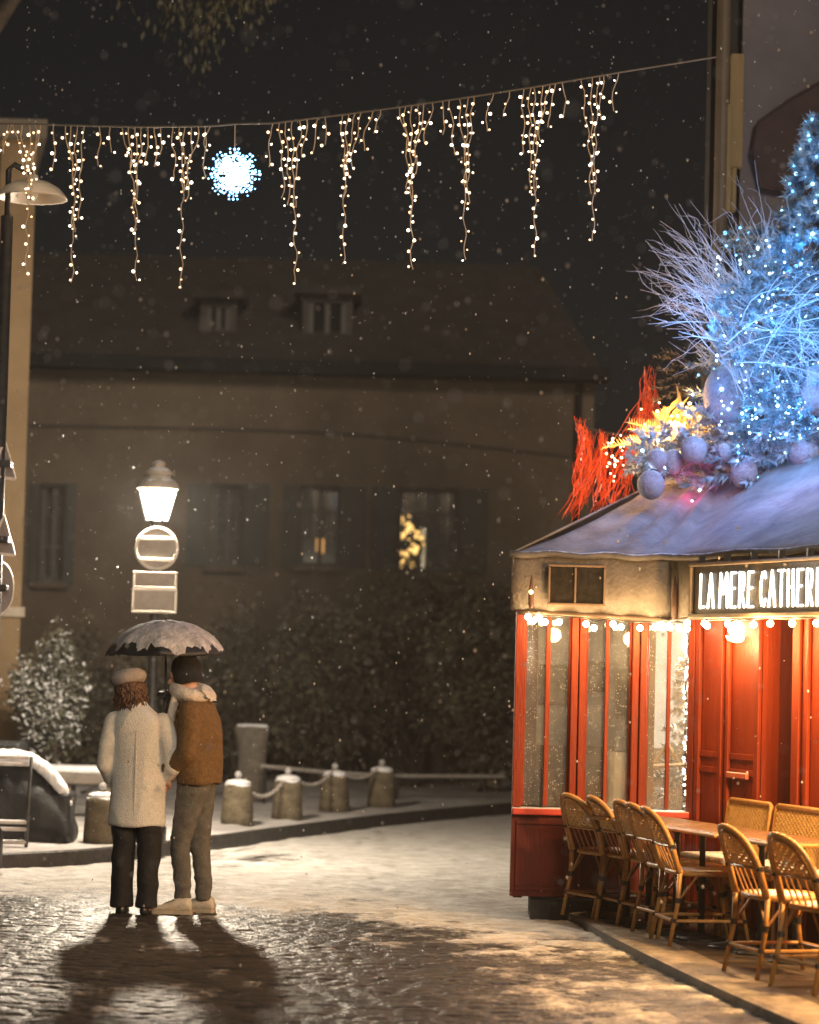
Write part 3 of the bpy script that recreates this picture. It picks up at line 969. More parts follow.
# box behind (dark)
q = P(10, 742, 22.6)
mb = MB(); mb.bbox((q.x - .2, 22.7, (KH + q.z) / 2), (.62, .5, q.z - KH), bev=.03)
kb = mb.build('planter_box', mat('black_cover', (0, 0, 0)), None); tag(kb, 'black box planter behind the covered bulk at the left edge', 'planter')
# pale metal rail
br_ = thing('barrier', 'pale metal barrier with snowy rails at the left edge', 'barrier', P(10, 848, 20.9) * Vector((1, 1, 0)) if False else (P(10, 848, 20.9).x, 20.9, KH))
x0, x1 = P(-60, 760, 20.9).x, P(29, 760, 20.9).x
RAILM = mat('snowy_rail', (.35, .33, .31), (.55, .52, .5), 12, .6, snow=20, snow_amt=.3)
for py in (757, 764, 822, 829, 842):
    z = P(15, py, 20.9).z
    mb = MB(); mb.tube([(x0, 20.9, z), (x1, 20.9, z)], .017, 8); mb.build('rail', RAILM, br_, True)
for x in (x0, x1):
    mb = MB(); mb.tube([(x, 20.9, KH), (x + (.02 if x == x1 else 0), 20.9, P(15, 756, 20.9).z)], .014, 8); mb.build('post', mat('dull_metal', (.06, .06, .055), (.1, .1, .09), 9, .4, metal=.6), br_, True)


def needle_tuft(mb, p, d, L_, n, rng, nl=.06, wd=.008):
    d = d.normalized()
    for k in range(n):
        t = rng.random()
        q = p + d * L_ * t
        o = Vector((rng.gauss(0, 1), rng.gauss(0, 1), rng.gauss(0, 1)))
        o = (o - d * o.dot(d)).normalized()
        tip = q + (o * .8 + d * .6) * nl * rng.uniform(.7, 1.3)
        s_ = d.cross(o) * wd
        mb.add([q - s_, q + s_, tip], [(0, 1, 2)])



# ------------------------------------------------------------------ shrubs
def leaf_cloud(mb, c, rad, n, size, rng, clumps=14, shell=.55):
    cl = []
    for k in range(clumps):
        d = Vector((rng.gauss(0, 1), rng.gauss(0, 1), rng.gauss(0, 1))).normalized() * (shell + (1 - shell) * rng.random())
        cl.append(Vector((d.x * rad[0], d.y * rad[1], d.z * rad[2])))
    for k in range(n):
        b = rng.choice(cl)
        s_ = .34 + .25 * rng.random()
        p = Vector(c) + b * rng.uniform(.75, 1) + Vector((rng.gauss(0, 1) * rad[0], rng.gauss(0, 1) * rad[1], rng.gauss(0, 1) * rad[2])) * .2 * s_ * 2
        a = Euler((rng.uniform(-1.1, 1.1), rng.uniform(-1.1, 1.1), rng.uniform(0, 6.28))).to_matrix()
        L_ = size * rng.uniform(.6, 1.4); w_ = L_ * .45
        mb.add([p + a @ Vector(v) for v in ((-L_ * .5, 0, 0), (0, -w_ * .5, .1 * L_), (L_ * .5, 0, 0), (0, w_ * .5, .1 * L_))], [(0, 1, 2, 3)])


LEAFD = mat('dark_leaves', (.03, .028, .017), (.17, .14, .09), 1.6, .6, snow=5, snow_amt=.1)
LEAFL = mat('frosted_leaves', (.03, .036, .02), (.15, .14, .095), 5, .6, snow=6, snow_amt=.46)
WOOD = mat('dark_bark', (.03, .022, .016), (.06, .045, .033), 10, .9, .6)


def shrub(label, px, pyc, Y, rx, rz, n, size, m, group, seed, cat='shrub'):
    rng = random.Random(seed)
    c = P(px, pyc, Y)
    o = thing('shrub', label, cat, (c.x, Y, KH), group)
    mb = MB(); leaf_cloud(mb, c, (rx, rx * .8, rz), n, size, rng); mb.build('foliage', m, o)
    mb = MB()
    for k in range(7):
        e_ = Vector(c) + Vector((rng.uniform(-.7, .7) * rx, rng.uniform(-.4, .4) * rx, rng.uniform(-.2, .7) * rz))
        b0 = Vector((c.x + rng.uniform(-.12, .12), Y + rng.uniform(-.1, .1), KH - .02))
        mid = b0.lerp(e_, .5) + Vector((rng.uniform(-.1, .1), 0, .1))
        mb.tube([b0, mid, e_], [.03, .02, .006], 6)
    mb.build('stem', WOOD, o)
    return o


SG = 'shrubs before the brown house'
shrub('bushy frosted shrub lit by the lantern beside the ochre wall', 42, 700, 26.0, .42, .66, 4200, .075, LEAFL, SG, 1)
shrub('tall dark shrub between the couple and the ochre wall', 95, 690, 31, .75, 1.0, 2200, .1, LEAFD, SG, 2)
shrub('dark rounded shrub behind the umbrella and its snowy canopy', 240, 690, 32, .85, 1.1, 2400, .1, LEAFD, SG, 3)
shrub('large dark shrub under the middle window of the house', 325, 680, 32.5, 1.0, 1.25, 3200, .1, LEAFD, SG, 4)
shrub('large dark shrub under the lit wreath window', 410, 675, 32.5, 1.05, 1.25, 3200, .1, LEAFD, SG, 5)
shrub('tall dark shrub close to the left end of the cafe', 490, 670, 31.5, 1.0, 1.35, 3200, .1, LEAFD, SG, 6)
shrub('dark shrub half hidden behind the cafe corner', 570, 665, 32.5, 1.0, 1.3, 2400, .1, LEAFD, SG, 7)
shrub('dark shrub under the lantern signs behind the couple', 165, 700, 33, .8, 1.0, 2000, .1, LEAFD, SG, 8)
shrub('pale leafed climbing shrub over the garden wall, right of the wreath window', 455, 620, 33.6, .9, .55, 1800, .09, LEAFL if False else mat('dull_leaves', (.02, .02, .012), (.09, .075, .05), 3, .6), SG, 9)
gw = MB()
x0, x1 = -9.0, 5.0
gw.bbox(((x0 + x1) / 2, 34.6, .75), (x1 - x0, .3, 1.3), bev=.03)
o = gw.build('garden_wall', mat('garden_wall_stone', (.04, .032, .024), (.1, .08, .06), 3, .9, .9, 14), None)
tag(o, 'low dark stone garden wall behind the shrubs', 'garden wall')
# drooping tree overhead at top left
tr = thing('tree', 'dim hanging branches of a tree above the string of lights', 'tree', (-5.2, 24.5, 0))
mb = MB(); mb.tube([(-5.2, 24.5, -.05), (-5.1, 24.4, 2), (-5.0, 24.4, 4.5), (-4.6, 24.2, 7), (-4.0, 24, 9)], [.24, .2, .17, .14, .08], 12)
mb.tube([(-4.7, 24.3, 6.5), (-3.7, 24, 8.0), (-2.6, 23.8, 8.7), (-1.6, 23.7, 8.6)], [.1, .07, .05, .02], 8)
mb.tube([(-4.6, 24.2, 7), (-4.9, 24, 8.2), (-5.4, 23.8, 9)], [.1, .07, .03], 8)
mb.build('trunk', WOOD, tr, True)
mb = MB(); rng = random.Random(5)
for k in range(210):
    px = rng.choice([rng.gauss(205, 22), rng.gauss(250, 12), rng.gauss(180, 18), rng.gauss(40, 14), rng.gauss(290, 30), rng.uniform(-60, 330), rng.gauss(110, 20)])
    Y = rng.uniform(23.2, 24.6)
    end = {0: 95}.get(0) - abs(px - 195) * .9 - rng.random() * 70
    end = max(end, -60 + rng.random() * 60)
    tp = P(px + rng.uniform(-6, 6), -170 + rng.uniform(-30, 60), Y); bt = P(px, end, Y)
    n = 16
    for j in range(n):
        p = tp.lerp(bt, (j + rng.random()) / n) + Vector((rng.gauss(0, .05), rng.gauss(0, .05), 0))
        a = Euler((rng.uniform(-.5, .5), rng.uniform(.9, 2.0), rng.uniform(0, 6.28))).to_matrix()
        L_ = rng.uniform(.05, .11)
        mb.add([p + a @ Vector(v) for v in ((-L_ * .5, 0, 0), (0, -.016, 0), (L_ * .5, 0, 0), (0, .016, 0))], [(0, 1, 2, 3)])
mb.build('crown', mat('hanging_leaves', (.03, .03, .016), (.1, .09, .05), 4, .7), tr)

# ------------------------------------------------------------------ cafe
cafe = thing('cafe', 'red fronted corner cafe with glazed bays and a pale canvas awning', 'cafe', (2.2, 18, TH))
FY = 17.5                      # front plane of the glazed bays


def fx(px): return P(px, 720, FY).x
def fz(px, py): return P(px, py, FY).z


zs_ = fz(600, 811)             # sill
zv = fz(600, 616)              # valance bottom
zbm = fz(515, 899)             # bottom of red panels
zaw = fz(600, 556)             # awning edge
FX0, FX1 = fx(514), W0.x
ztop = zaw + .05
# plinth
mb = MB(); mb.box(((FX0 + FX1) / 2 + .06, FY + .2, (zbm + 0) / 2 - .01), (FX1 - FX0 - .16, .3, zbm + .01)); mb.build('plinth', mat('dark_plinth', (.02, .018, .016), (.06, .055, .05), 7, .8, .4), cafe)
# lower panel
mb = MB()
mb.box(((FX0 + FX1) / 2, FY + .05, (zbm + zs_) / 2), (FX1 - FX0, .1, zs_ - zbm - .04))
nb = 3
bounds = [514, 577, 638, 692]
for i in range(3):
    a, b = fx(bounds[i]), fx(bounds[i + 1])
    for (x0, x1, z0, z1) in ((a + .03, b - .03, zbm + .06, zbm + .085), (a + .03, b - .03, zs_ - .1, zs_ - .075), (a + .03, a + .055, zbm + .088, zs_ - .103), (b - .055, b - .03, zbm + .088, zs_ - .103)):
        mb.bbox(((x0 + x1) / 2, FY - .005, (z0 + z1) / 2), (x1 - x0, .02, z1 - z0), bev=.004)
mb.build('lower_panel', RED_SHADED, cafe)  # darker red stands for the light falling off below the bulbs
mb = MB(); mb.bbox(((FX0 + FX1) / 2, FY + .03, zs_ - .012), (FX1 - FX0 - .004, .2, .045), bev=.008); mb.build('sill', mat('red_sill_snowy', (.4, .03, .012), (.5, .05, .018), 6, .45, snow=10, snow_amt=.42), cafe)
# posts
for a, b in ((514, 523), (570, 585), (631, 646)):
    x0, x1 = fx(a), fx(b)
    mb = MB(); zt2 = zv + .14
    if b - a > 11:
        m_ = (x0 + x1) / 2
        mb.bbox(((x0 + m_) / 2 - .002, FY + .04, (zs_ + zt2) / 2), (m_ - x0 - .005, .13, zt2 - zs_ - .03), bev=.006)
        mb.bbox(((m_ + x1) / 2 + .002, FY + .04, (zs_ + zt2) / 2), (x1 - m_ - .005, .13, zt2 - zs_ - .03), bev=.006)
    else:
        mb.bbox(((x0 + x1) / 2, FY + .04, (zs_ + zt2) / 2), (x1 - x0, .13, zt2 - zs_ - .03), bev=.006)
    mb.build('post', RED, cafe)
CG = glass('cafe_glass', .1, (.42, .41, .4), .05)
for i, (a, m1, m2, b) in enumerate(((523, 545, 549, 570), (585, 605, 608, 631), (646, 667, 670, 691))):
    zt2 = zv + .13
    f = MB()
    f.bbox(((fx(m1) + fx(m2)) / 2, FY + .04, (zs_ + zt2) / 2 + .01), (fx(m2) - fx(m1) + .004, .05, zt2 - zs_ - .03), bev=.004)
    for x in (fx(a) + .008, fx(b) - .008):
        f.bbox((x, FY + .05, (zs_ + zt2) / 2 + .01), (.014, .04, zt2 - zs_ - .035), bev=.003)
    wn = f.build('window', RED, cafe)
    for p0, p1 in ((a, m1), (m2, b)):
        f = MB(); f.box(((fx(p0) + fx(p1)) / 2, FY + .06, (zs_ + zt2) / 2 + .01), (fx(p1) - fx(p0) + .01, .008, zt2 - zs_ - .025)); f.build('pane', CG, wn)
# left side wall (glazed bay end)
mb = MB()
mb.box((FX0 + .14, FY + 1.1, (zbm + zv) / 2 + .07), (.06, 1.97, zv - zbm + .14), rz=R(-5)); mb.build('side_wall', RED_SHADED, cafe)
# street wall
Lw = 5.2
mb = MB()
M_u = Matrix(((U.x, -NN.x, 0), (U.y, -NN.y, 0), (0, 0, 1)))
def wbox(mb, s0, s1, o0, o1, z0, z1, bev=0):
    c = WP((s0 + s1) / 2, (o0 + o1) / 2, (z0 + z1) / 2)
    sz = (s1 - s0, abs(o1 - o0), z1 - z0)
    (mb.bbox(c, sz, m=M_u, bev=bev) if bev else mb.box(c, sz, m=M_u))
z0w, z1w = TH, zv + .16
wbox(mb, -.02, 1.02, -.12, 0, z0w, z1w)
wbox(mb, 1.46, Lw, -.12, 0, z0w, z1w)
mb.build('wall', RED, cafe)
mb = MB(); wbox(mb, 1.0, 1.48, -.36, -.302, z0w, z1w); wbox(mb, .98, 1.02, -.3, -.122, z0w, z1w); wbox(mb, 1.46, 1.5, -.3, -.122, z0w, z1w)
mb.build('recess', RED_SHADED, cafe)  # jambs and back coloured darker to paint in the recess shade
# recessed door with rails, its shade painted in as darker red
d = MB(); wbox(d, 1.03, 1.45, -.295, -.26, z0w, z1w - .01); dr = d.build('door', RED_SHADED, cafe)
d = MB()
for z in (zs_ - .25, 1.35, 1.95):
    d = MB(); wbox(d, 1.08, 1.4, -.258, -.24, z, z + .03, .004); d.build('rail', RED_SHADED, dr)
mb = MB()
for s0, s1 in ((.0, .09), (.11, .17), (.45, .5), (.56, .6), (.96, 1.02), (1.46, 1.55), (1.62, 1.66), (2.1, 2.16), (2.6, 2.7)):
    mb = MB(); wbox(mb, s0, s1, .003, .03, z0w, z1w - .01, .006)
    mb.build('pilaster', RED, cafe)
mb = MB()
for s0, s1 in ((.18, .44), (.61, .95)):
    for z0, z1 in ((.3, .34), (1.02, 1.06), (1.12, 1.16)):
        mb = MB(); wbox(mb, s0, s1, .002, .018, z0, z1, .004); mb.build('moulding', RED, cafe)
mb = MB(); wbox(mb, .62, .9, .022, .05, 1.0, 1.04, .008); mb.build('ledge', mat('snowy_ledge', (.45, .1, .05), (.5, .14, .08), 9, .5, snow=12, snow_amt=.55), cafe)
# canopy soffit & interior
INT = mat('interior_plaster', (.33, .31, .29), (.5, .48, .45), 3, .8)
mb = MB()
mb.box((1.82, 19.7, 1.25), (1.8, .08, 2.3)); mb.box((1.8, 18.68, .1), (1.7, 1.95, .08)); mb.box((2.75, 18.7, 1.25), (.06, 1.9, 2.3))
mb.build('interior_wall', INT, cafe)
mb = MB(); mb.box((1.8, 18.65, zv + .2), (1.8, 2.0, .04)); mb.build('ceiling', INT, cafe)
cl_ = thing('ceiling_lamp', 'glowing ceiling lamp inside the glazed bay of the cafe', 'lamp', (1.75, 18.6, zv))
mb = MB(); mb.lathe([(.0, -.05), (.09, -.03), (.1, .02), (.03, .06), (.02, .17)], (1.75, 18.7, zv + .0), 16); mb.build('lamp_shade', emit('interior_lamp', (1, .75, .45), 5), cl_, True)
lamp('dim_light', (1.2, 18.9, zv - .25), 4, (1, .85, .68), .1, cl_)
lamp('interior_light', (2.25, 18.3, zv - .25), 130, (1, .87, .7), .1, cl_)
WAIN = mat('brown_wainscot', (.1, .06, .035), (.16, .1, .06), 5, .6, .2)
mb = MB(); mb.box((1.82, 19.63, .62), (1.78, .04, .95)); mb.build('wainscot', WAIN, cafe)
for k, (xx, zz, w_, h_) in enumerate(((1.12, 1.55, .22, .3), (1.45, 1.62, .16, .22), (1.72, 1.5, .26, .36))):
    pf = thing('picture_frame', ('leftmost framed picture on the back wall inside the cafe', 'small framed picture on the back wall inside the cafe', 'largest framed picture on the back wall inside the cafe')[k], 'picture', (xx, 19.64, zz), 'pictures inside the cafe')
    mb = MB(); mb.bbox((xx, 19.645, zz), (w_, .03, h_), bev=.006); mb.build('frame', WAIN, pf)
    mb = MB(); mb.box((xx, 19.628, zz), (w_ - .05, .006, h_ - .05)); mb.build('picture', mat('dull_picture', (.1, .09, .08), (.3, .26, .2), 12, .6), pf)
mb = MB(); mb.bbox((1.25, 18.9, .55), (.5, .3, .8), bev=.01); mb.build('sideboard', WAIN, None); bpy.data.objects['sideboard'].location.z = .145
tag(bpy.data.objects['sideboard'], 'low brown sideboard dimly seen through the left cafe window', 'sideboard')
mb = MB(); mb.box((P(640, 700, 18.6).x, 18.66, 1.25), (.04, 1.9, 2.2)); mb.build('light_baffle', WAIN, cafe)  # unseen divider added to keep the right bay's light from the others
# inside furniture
it = thing('side_table', 'white clothed table seen through the middle cafe window', 'table', (fx(622) + .04, 18.3, .14))
cx = P(622, 760, 18.3).x; zt3 = P(622, 752, 18.3).z
mb = MB(); mb.lathe([(.12, .14), (.125, zt3 - .03), (.13, zt3), (0, zt3)], (cx, 18.3, 0), 18); mb.build('tablecloth', mat('white_cloth', (.6, .6, .62), (.7, .7, .72), 6, .8), it)
mb = MB(); mb.bbox((cx, 18.3, zt3 + .06), (.1, .08, .1), bev=.01); mb.build('box', mat('blue_grey_box', (.3, .36, .45), (.36, .42, .5), 5, .5), it)
fr_ = thing('wooden_trestle', 'pale timber trestle standing behind the right cafe window', 'trestle', (P(664, 800, 18.2).x, 18.2, .14))
mb = MB()
mb.tube([P(648, 770, 18.2), P(668, 745, 18.2)], .018, 6); mb.tube([P(668, 745, 18.2), P(700, 800, 18.2)], .018, 6); mb.tube([P(650, 766, 18.15), P(700, 764, 18.15)], .014, 6)
mb.tube([P(668, 745, 18.2), P(668, 830, 18.2)], .018, 6); mb.build('frame', mat('pale_timber', (.55, .42, .26), (.65, .5, .32), 8, .6), fr_)
wt = thing('christmas_tree', 'small white christmas tree glimpsed inside the right cafe window', 'christmas tree', (P(684, 800, 18.35).x, 18.35, .14))
mb = MB(); rng = random.Random(6); bx_, by_ = P(684, 800, 18.35).x, 18.35
for k in range(160):
    t = rng.random(); a = rng.uniform(0, 6.28); r_ = .24 * (1 - t) + .02
    needle_tuft(mb, Vector((bx_ + math.cos(a) * r_ * .6, by_ + math.sin(a) * r_ * .6, .4 + 1.35 * t)), Vector((math.cos(a), math.sin(a), -.2)), r_ * .5 + .03, 22, rng, .05, .008)
mb.build('crown', mat('white_needles', (.6, .6, .58), (.75, .75, .72), 9, .8), wt)
mb = MB(); mb.tube([(bx_, by_, .14), (bx_, by_, 1.7)], [.02, .006], 6); mb.build('trunk', WOOD, wt)
# fairy lights down the bay edge
fs = thing('fairy_lights', 'vertical string of tiny white lights beside the right cafe window', 'string lights', P(688, 810, FY + .12))
FWM = emit('fairy_white', (1, .86, .64), 7); wm = MB()
rng = random.Random(3); prev = None
for k in range(62):
    p = P(687 + rng.uniform(-3.5, 3), 626 + k * 3.0, FY + .1 + rng.uniform(0, .04)); bulb(p, rng.choice((.006, .009, .011)), FWM, fs)
wm.tube([P(687 + 1.5 * math.sin(k), 626 + k * 12.2, FY + .12) for k in range(16)], .004, 4)
wm.build('wire', IRON, fs)

# ---- awning canvas
pE0 = Vector((FX0 - .06, FY - .14, zaw)); pE1 = Vector((W0.x - .16, FY - .14, zaw))
def wall_edge(s): return WP(s, .2, zaw + .0)
CANV = mat('snowy_canvas', (.17, .16, .165), (.36, .34, .345), 3.5, .8, .35, 30, stretch=(1, 1, 1))


def awning():
    mb = MB()
    low, up = [], []
    n1 = 14
    for k in range(n1 + 1):
        t = k / n1
        low.append(pE0.lerp(pE1, t))
    n2 = 22
    for k in range(1, n2 + 1):
        low.append(wall_edge(.1 + 5.1 * k / n2))
    # upper edge
    a0 = P(660, 480, 19.0); a1 = P(728, 466, 18.9)
    for k in range(n1 + 1):
        up.append(a0.lerp(a1, (k / n1)))
    b1 = Vector((5.1, 14.0, a1.z + .1))
    for k in range(1, n2 + 1):
        up.append(a1.lerp(b1, k / n2))
    m_ = 12
    vs, fs = [], []
    for i in range(len(low)):
        for j in range(m_ + 1):
            t = j / m_
            p = low[i].lerp(up[i], t)
            p.z -= .07 * math.sin(math.pi * t) * (.7 + .3 * math.cos(i * 1.7))
            p.z += .012 * math.sin(i * 2.1) * math.sin(math.pi * t) + .008 * mnoise.noise(Vector((i * .8, j * .7, 0)))
            vs.append(p)
    for i in range(len(low) - 1):
        for j in range(m_):
            a = i * (m_ + 1) + j
            fs.append((a, a + m_ + 1, a + m_ + 2, a + 1))
    # left end flap
    b = len(vs)
    mb.add(vs, fs)
    mb.add([low[0], up[0], Vector((FX0 + .12, FY + 1.6, zaw)), ], [(0, 1, 2)])
    o = mb.build('awning', CANV, cafe, True)
    sol = o.modifiers.new('t', 'SOLIDIFY'); sol.thickness = .012
    # front roll edge
    mb = MB(); pts = [low[k] + Vector((0, 0, -.005 - .008 * math.sin(k * 1.3))) for k in range(len(low))]
    mb.tube(pts, .022, 8); mb.build('awning_edge', mat('dark_canvas_edge', (.06, .055, .055), (.12, .11, .11), 8, .8, snow=14, snow_amt=.25), o, True)
    return up


UP = awning()
# valance
VAL = mat('beige_valance', (.11, .09, .075), (.19, .16, .135), 7, .85, .5, 40)
mb = MB()
def vquad(mb, a, b, zb0, zb1, zt0, zt1, n=10, depth=.02):
    vs, fs = [], []
    for k in range(n + 1):
        t = k / n; p = a.lerp(b, t)
        q0 = Vector((p.x, p.y, zb0 + (zb1 - zb0) * t + .006 * math.sin(k * 2.2))); q1 = Vector((p.x, p.y, zt0 + (zt1 - zt0) * t))
        vs += [q0 + Vector((0, -.012 * math.sin(k * 1.9), 0)), q1]
    for k in range(n): fs.append((2 * k, 2 * k + 2, 2 * k + 3, 2 * k + 1))
    mb.add(vs, fs)
vquad(mb, pE0 + Vector((.015, .03, 0)), pE1 + Vector((0, .03, 0)), fz(515, 610), fz(690, 619), zaw - .02, zaw - .02, 16)
vquad(mb, pE1 + Vector((0, .03, 0)), wall_edge(.12) + Vector((.02, .0, 0)), fz(690, 619), zv - .02, zaw - .02, zaw - .02, 3)
vquad(mb, wall_edge(.12) + Vector((.02, .0, 0)), wall_edge(5.2) + Vector((.03, 0, 0)), zv - .02, zv - .02, zaw - .02, zaw - .02, 16)
vquad(mb, Vector((FX0 + .14, FY + 1.2, 0)), pE0 + Vector((.015, .03, 0)), fz(515, 610), fz(515, 610), zaw - .02, zaw - .02, 6)
o = mb.build('valance', VAL, cafe, True); sm = o.modifiers.new('t', 'SOLIDIFY'); sm.thickness = .015
# lower rail of valance
mb = MB()
mb.tube([Vector((FX0 - .0, FY - .11, fz(515, 612) - .0)), Vector((pE1.x, FY - .11, fz(690, 621)))], .018, 8); mb.build('valance_rail', mat('brown_rail', (.1, .06, .035), (.16, .1, .06), 9, .5), cafe, True)
# small dark notice on the valance
sb = thing('notice_board', 'small dark framed board on the beige valance left of the lit sign', 'board', P(576, 605, FY - .16))
a, b = P(549, 586, FY - .15), P(604, 588, FY - .15)
mb = MB(); mb.bbox(((a.x + b.x) / 2, FY - .15, a.z + .01), (b.x - a.x, .03, .245), bev=.006); mb.build('board', mat('dark_slate', (.008, .007, .006), (.024, .02, .016), 22, .8, .2, spec=.1), sb)
mb = MB()
for z in (-.128, .128): mb.bbox(((a.x + b.x) / 2, FY - .165, a.z + .01 + z), (b.x - a.x + .02, .03, .016), bev=.004)
for x in (a.x, (a.x + b.x) / 2 - .01, b.x): mb.bbox((x, FY - .17, a.z + .01), (.014, .03, .236), bev=.004)
mb.build('frame', mat('brown_rail', (0, 0, 0)), sb)
# lit name sign
sg = thing('cafe_sign', 'dark cafe sign with glowing white hand lettered capitals under the awning', 'sign', WP(1.0, .26, zv))
s0, s1 = .56, 2.9
zc0, zc1 = zv + .0, zaw - .07
mb = MB(); wbox(mb, s0, s1, .24, .28, zc0, zc1, .008); mb.build('board', mat('sign_board', (.028, .024, .018), (.06, .052, .038), 12, .5, .2), sg)
mb = MB()
wbox(mb, s0 - .01, s1 + .01, .27, .31, zc0 - .012, zc0 + .018, .006); wbox(mb, s0 - .01, s1 + .01, .27, .31, zc1 - .012, zc1 + .01, .006); wbox(mb, s0 - .012, s0 + .014, .27, .305, zc0 + .02, zc1 - .014, .005)
mb.build('frame', mat('sign_frame', (.14, .1, .06), (.22, .16, .1), 10, .5), sg)
mb = MB()
for k in range(8):
    s = s0 + .1 + k * .36
    mb = MB(); wbox(mb, s, s + .018, .25, .29, zc1 + .012, zaw - .01); mb.build('bracket', IRON, sg)
STK = {
    'L': [[(.15, 1), (.08, 0), (.85, .03)]], 'A': [[(.0, 0), (.5, 1), (1, 0)], [(.2, .36), (.82, .36)]], 'M': [[(0, 0), (.12, 1), (.5, .4), (.88, 1), (1, 0)]],
    'E': [[(.9, 1), (.12, 1), (.1, 0), (.92, .0)], [(.1, .53), (.72, .55)]], 'R': [[(.1, 0), (.12, 1), (.75, .98), (.85, .75), (.7, .5), (.12, .46)], [(.4, .46), (.95, 0)]],
    'C': [[(.9, .82), (.75, .98), (.4, .96), (.14, .65), (.12, .32), (.35, .04), (.7, .02), (.9, .2)]], 'T': [[(0, 1), (1, 1)], [(.52, 1), (.48, 0)]], 'H': [[(.1, 1), (.08, 0)], [(.9, 1), (.92, 0)], [(.09, .52), (.9, .52)]],
    'I': [[(.5, 1), (.48, 0)]], 'N': [[(.08, 0), (.1, 1), (.88, 0), (.9, 1)]]}
mb = MB()
lh = .215; lzb = zc0 + .055; s = .69
for ch in 'LA MERE CATHERINE':
    if ch == ' ':
        s += .045; continue
    wd = {'I': .03, 'M': .11}.get(ch, .078)
    for st in STK[ch]:
        pts = [WP(s + x * wd, .292, lzb + z * lh) for x, z in st]
        for i in range(len(pts) - 1): mb.capsule(pts[i], pts[i + 1], .0085, .0085, 6)
    s += wd + .04
mb.build('lettering', emit('sign_letters', (1, .95, .85), 2.6), sg)
# dark spike brackets with bulb
for i, (px, lab, lit) in enumerate(((531, 'slim dark spike bracket with a small glowing bulb at the cafe corner', 1), (675, 'slim dark spike bracket on the valance just left of the lit sign', 0))):
    q = P(px, 606, FY - .2)
    o = thing('wall_lamp', lab, 'wall lamp', q)
    mb = MB(); mb.loft([(P(px, 622 if i else 608, FY - .19), .012, .012, None), (P(px, 604, FY - .19), .02, .02, None), (P(px, 590, FY - .19), .016, .016, None), (P(px + .5, 575, FY - .19), .003, .003, None)], 8); mb.build('spike', mat('rusty_iron', (.05, .02, .012), (.09, .035, .02), 10, .6), o, True)
    if lit:
        mb = MB(); mb.ell(P(px, 592, FY - .225), .014, 8, 6); mb.build('bulb', emit('bulb_warm_small', (1, .6, .22), 9), o, True)
        lamp('bulb_light', P(px - 3, 590, FY - .27), .35, (1, .6, .25), .02, o)
# festoon bulbs
fest = thing('festoon_lights', 'string of glowing round bulbs under the cafe valance and sign', 'string lights', P(620, 628, FY - .2))
BULB = emit('festoon_bulb', (1, .74, .38), 40)
wm = MB(); wp = []
spots = [(528, 617), (533, 621), (539, 617.5), (545, 622), (559, 622), (586, 624), (594, 628), (613, 624), (621, 627), (640, 628), (655, 627.5), (670, 627.5), (687, 629)]
for px, py in spots:
    q = P(px, py, FY - .17); mb = MB(); mb.ell(q, .021, 12, 8); mb.build('bulb', BULB, fest, True)
    wp.append(q + Vector((0, .02, .04)))
for s, dz in ((.08, -.05), (.2, -.06), (.47, -.04), (.72, -.045), (.76, -.06), (1.05, -.05), (1.2, -.06), (1.4, -.055), (1.62, -.05), (1.9, -.05), (2.2, -.05), (2.5, -.055), (2.8, -.05), (3.1, -.055), (3.4, -.05), (3.8, -.05), (4.2, -.055), (4.6, -.05)):
    q = WP(s, .27, zv + dz); mb = MB(); mb.ell(q, .021, 12, 8); mb.build('bulb', BULB, fest, True)
    wp.append(q + Vector((0, 0, .035)))
wm.tube(wp, .005, 5); wm.build('wire', IRON, fest)
# big globe lamp
gl = thing('globe_lamp', 'larger glowing globe lamp hanging below the lit cafe sign', 'lamp', WP(.6, .2, zv - .1))
q = P(737, 629, (WP(.62, .24, 0)).y)
mb = MB(); mb.ell(q, (.06, .06, .05), 16, 10); mb.build('globe', emit('globe_glow', (1, .78, .42), 22), gl, True)
mb = MB(); mb.lathe([(.075, -.045), (.06, -.07), (.03, -.085), (0, -.09)], q, 18); mb.build('bowl', emit('bowl_glow', (1, .8, .5), 3.0), gl, True)
mb = MB(); mb.tube([q + Vector((0, 0, .05)), q + Vector((0, 0, .1))], .01, 8); mb.build('stem', IRON, gl)
lamp('globe_light', q + NN * .16 + Vector((0, 0, -.1)), 14, (1, .62, .26), .05, gl)
lamp('festoon_light', P(560, 634, FY - .3), 8, (1, .6, .24), .05, fest)
lamp('festoon_light', P(640, 638, FY - .3), 8, (1, .6, .24), .05, fest)
for s_l, pw in ((2.5, 34), (3.4, 130), (4.3, 330)): lamp('festoon_light', WP(s_l, .42, zv - .12), pw, (1, .56, .2), .08, fest)  # strong lamps added along the unseen end of the string, warming the road
lamp('festoon_light', WP(1.55, .36, zv - .12), 42, (1, .6, .24), .06, fest)

# ------------------------------------------------------------------ tall building behind the cafe
BY = 20.6
bx0 = P(742, 100, BY).x
bld = thing('building', 'tall grey lilac rendered building rising behind the cafe decorations', 'building', (bx0 + 2, BY, TH))
wx0, wx1 = P(757, 140, BY).x, P(850, 140, BY).x
wz0, wz1 = P(790, 190, BY).z, P(790, 100, BY).z
mb = MB(); mb.box((bx0 + 3, BY + .2, 5.25), (6, .4, 10.5))
mb.prism([(bx0, BY + .41), (bx0 + .4, BY + .41), (bx0 + 1.6, BY + 6), (bx0 + 1.2, BY + 6)], 0, 10.5); mb.build('wall', mat('grey_render', (.1, .085, .088), (.15, .128, .13), 1.4, .85, .4, 12), bld)
pp = [P(px, py, BY) for px, py in ((752, 152), (757, 124), (786, 103), (819, 84), (870, 58), (870, 196), (800, 196), (761, 188))]
f = MB(); n_ = len(pp)
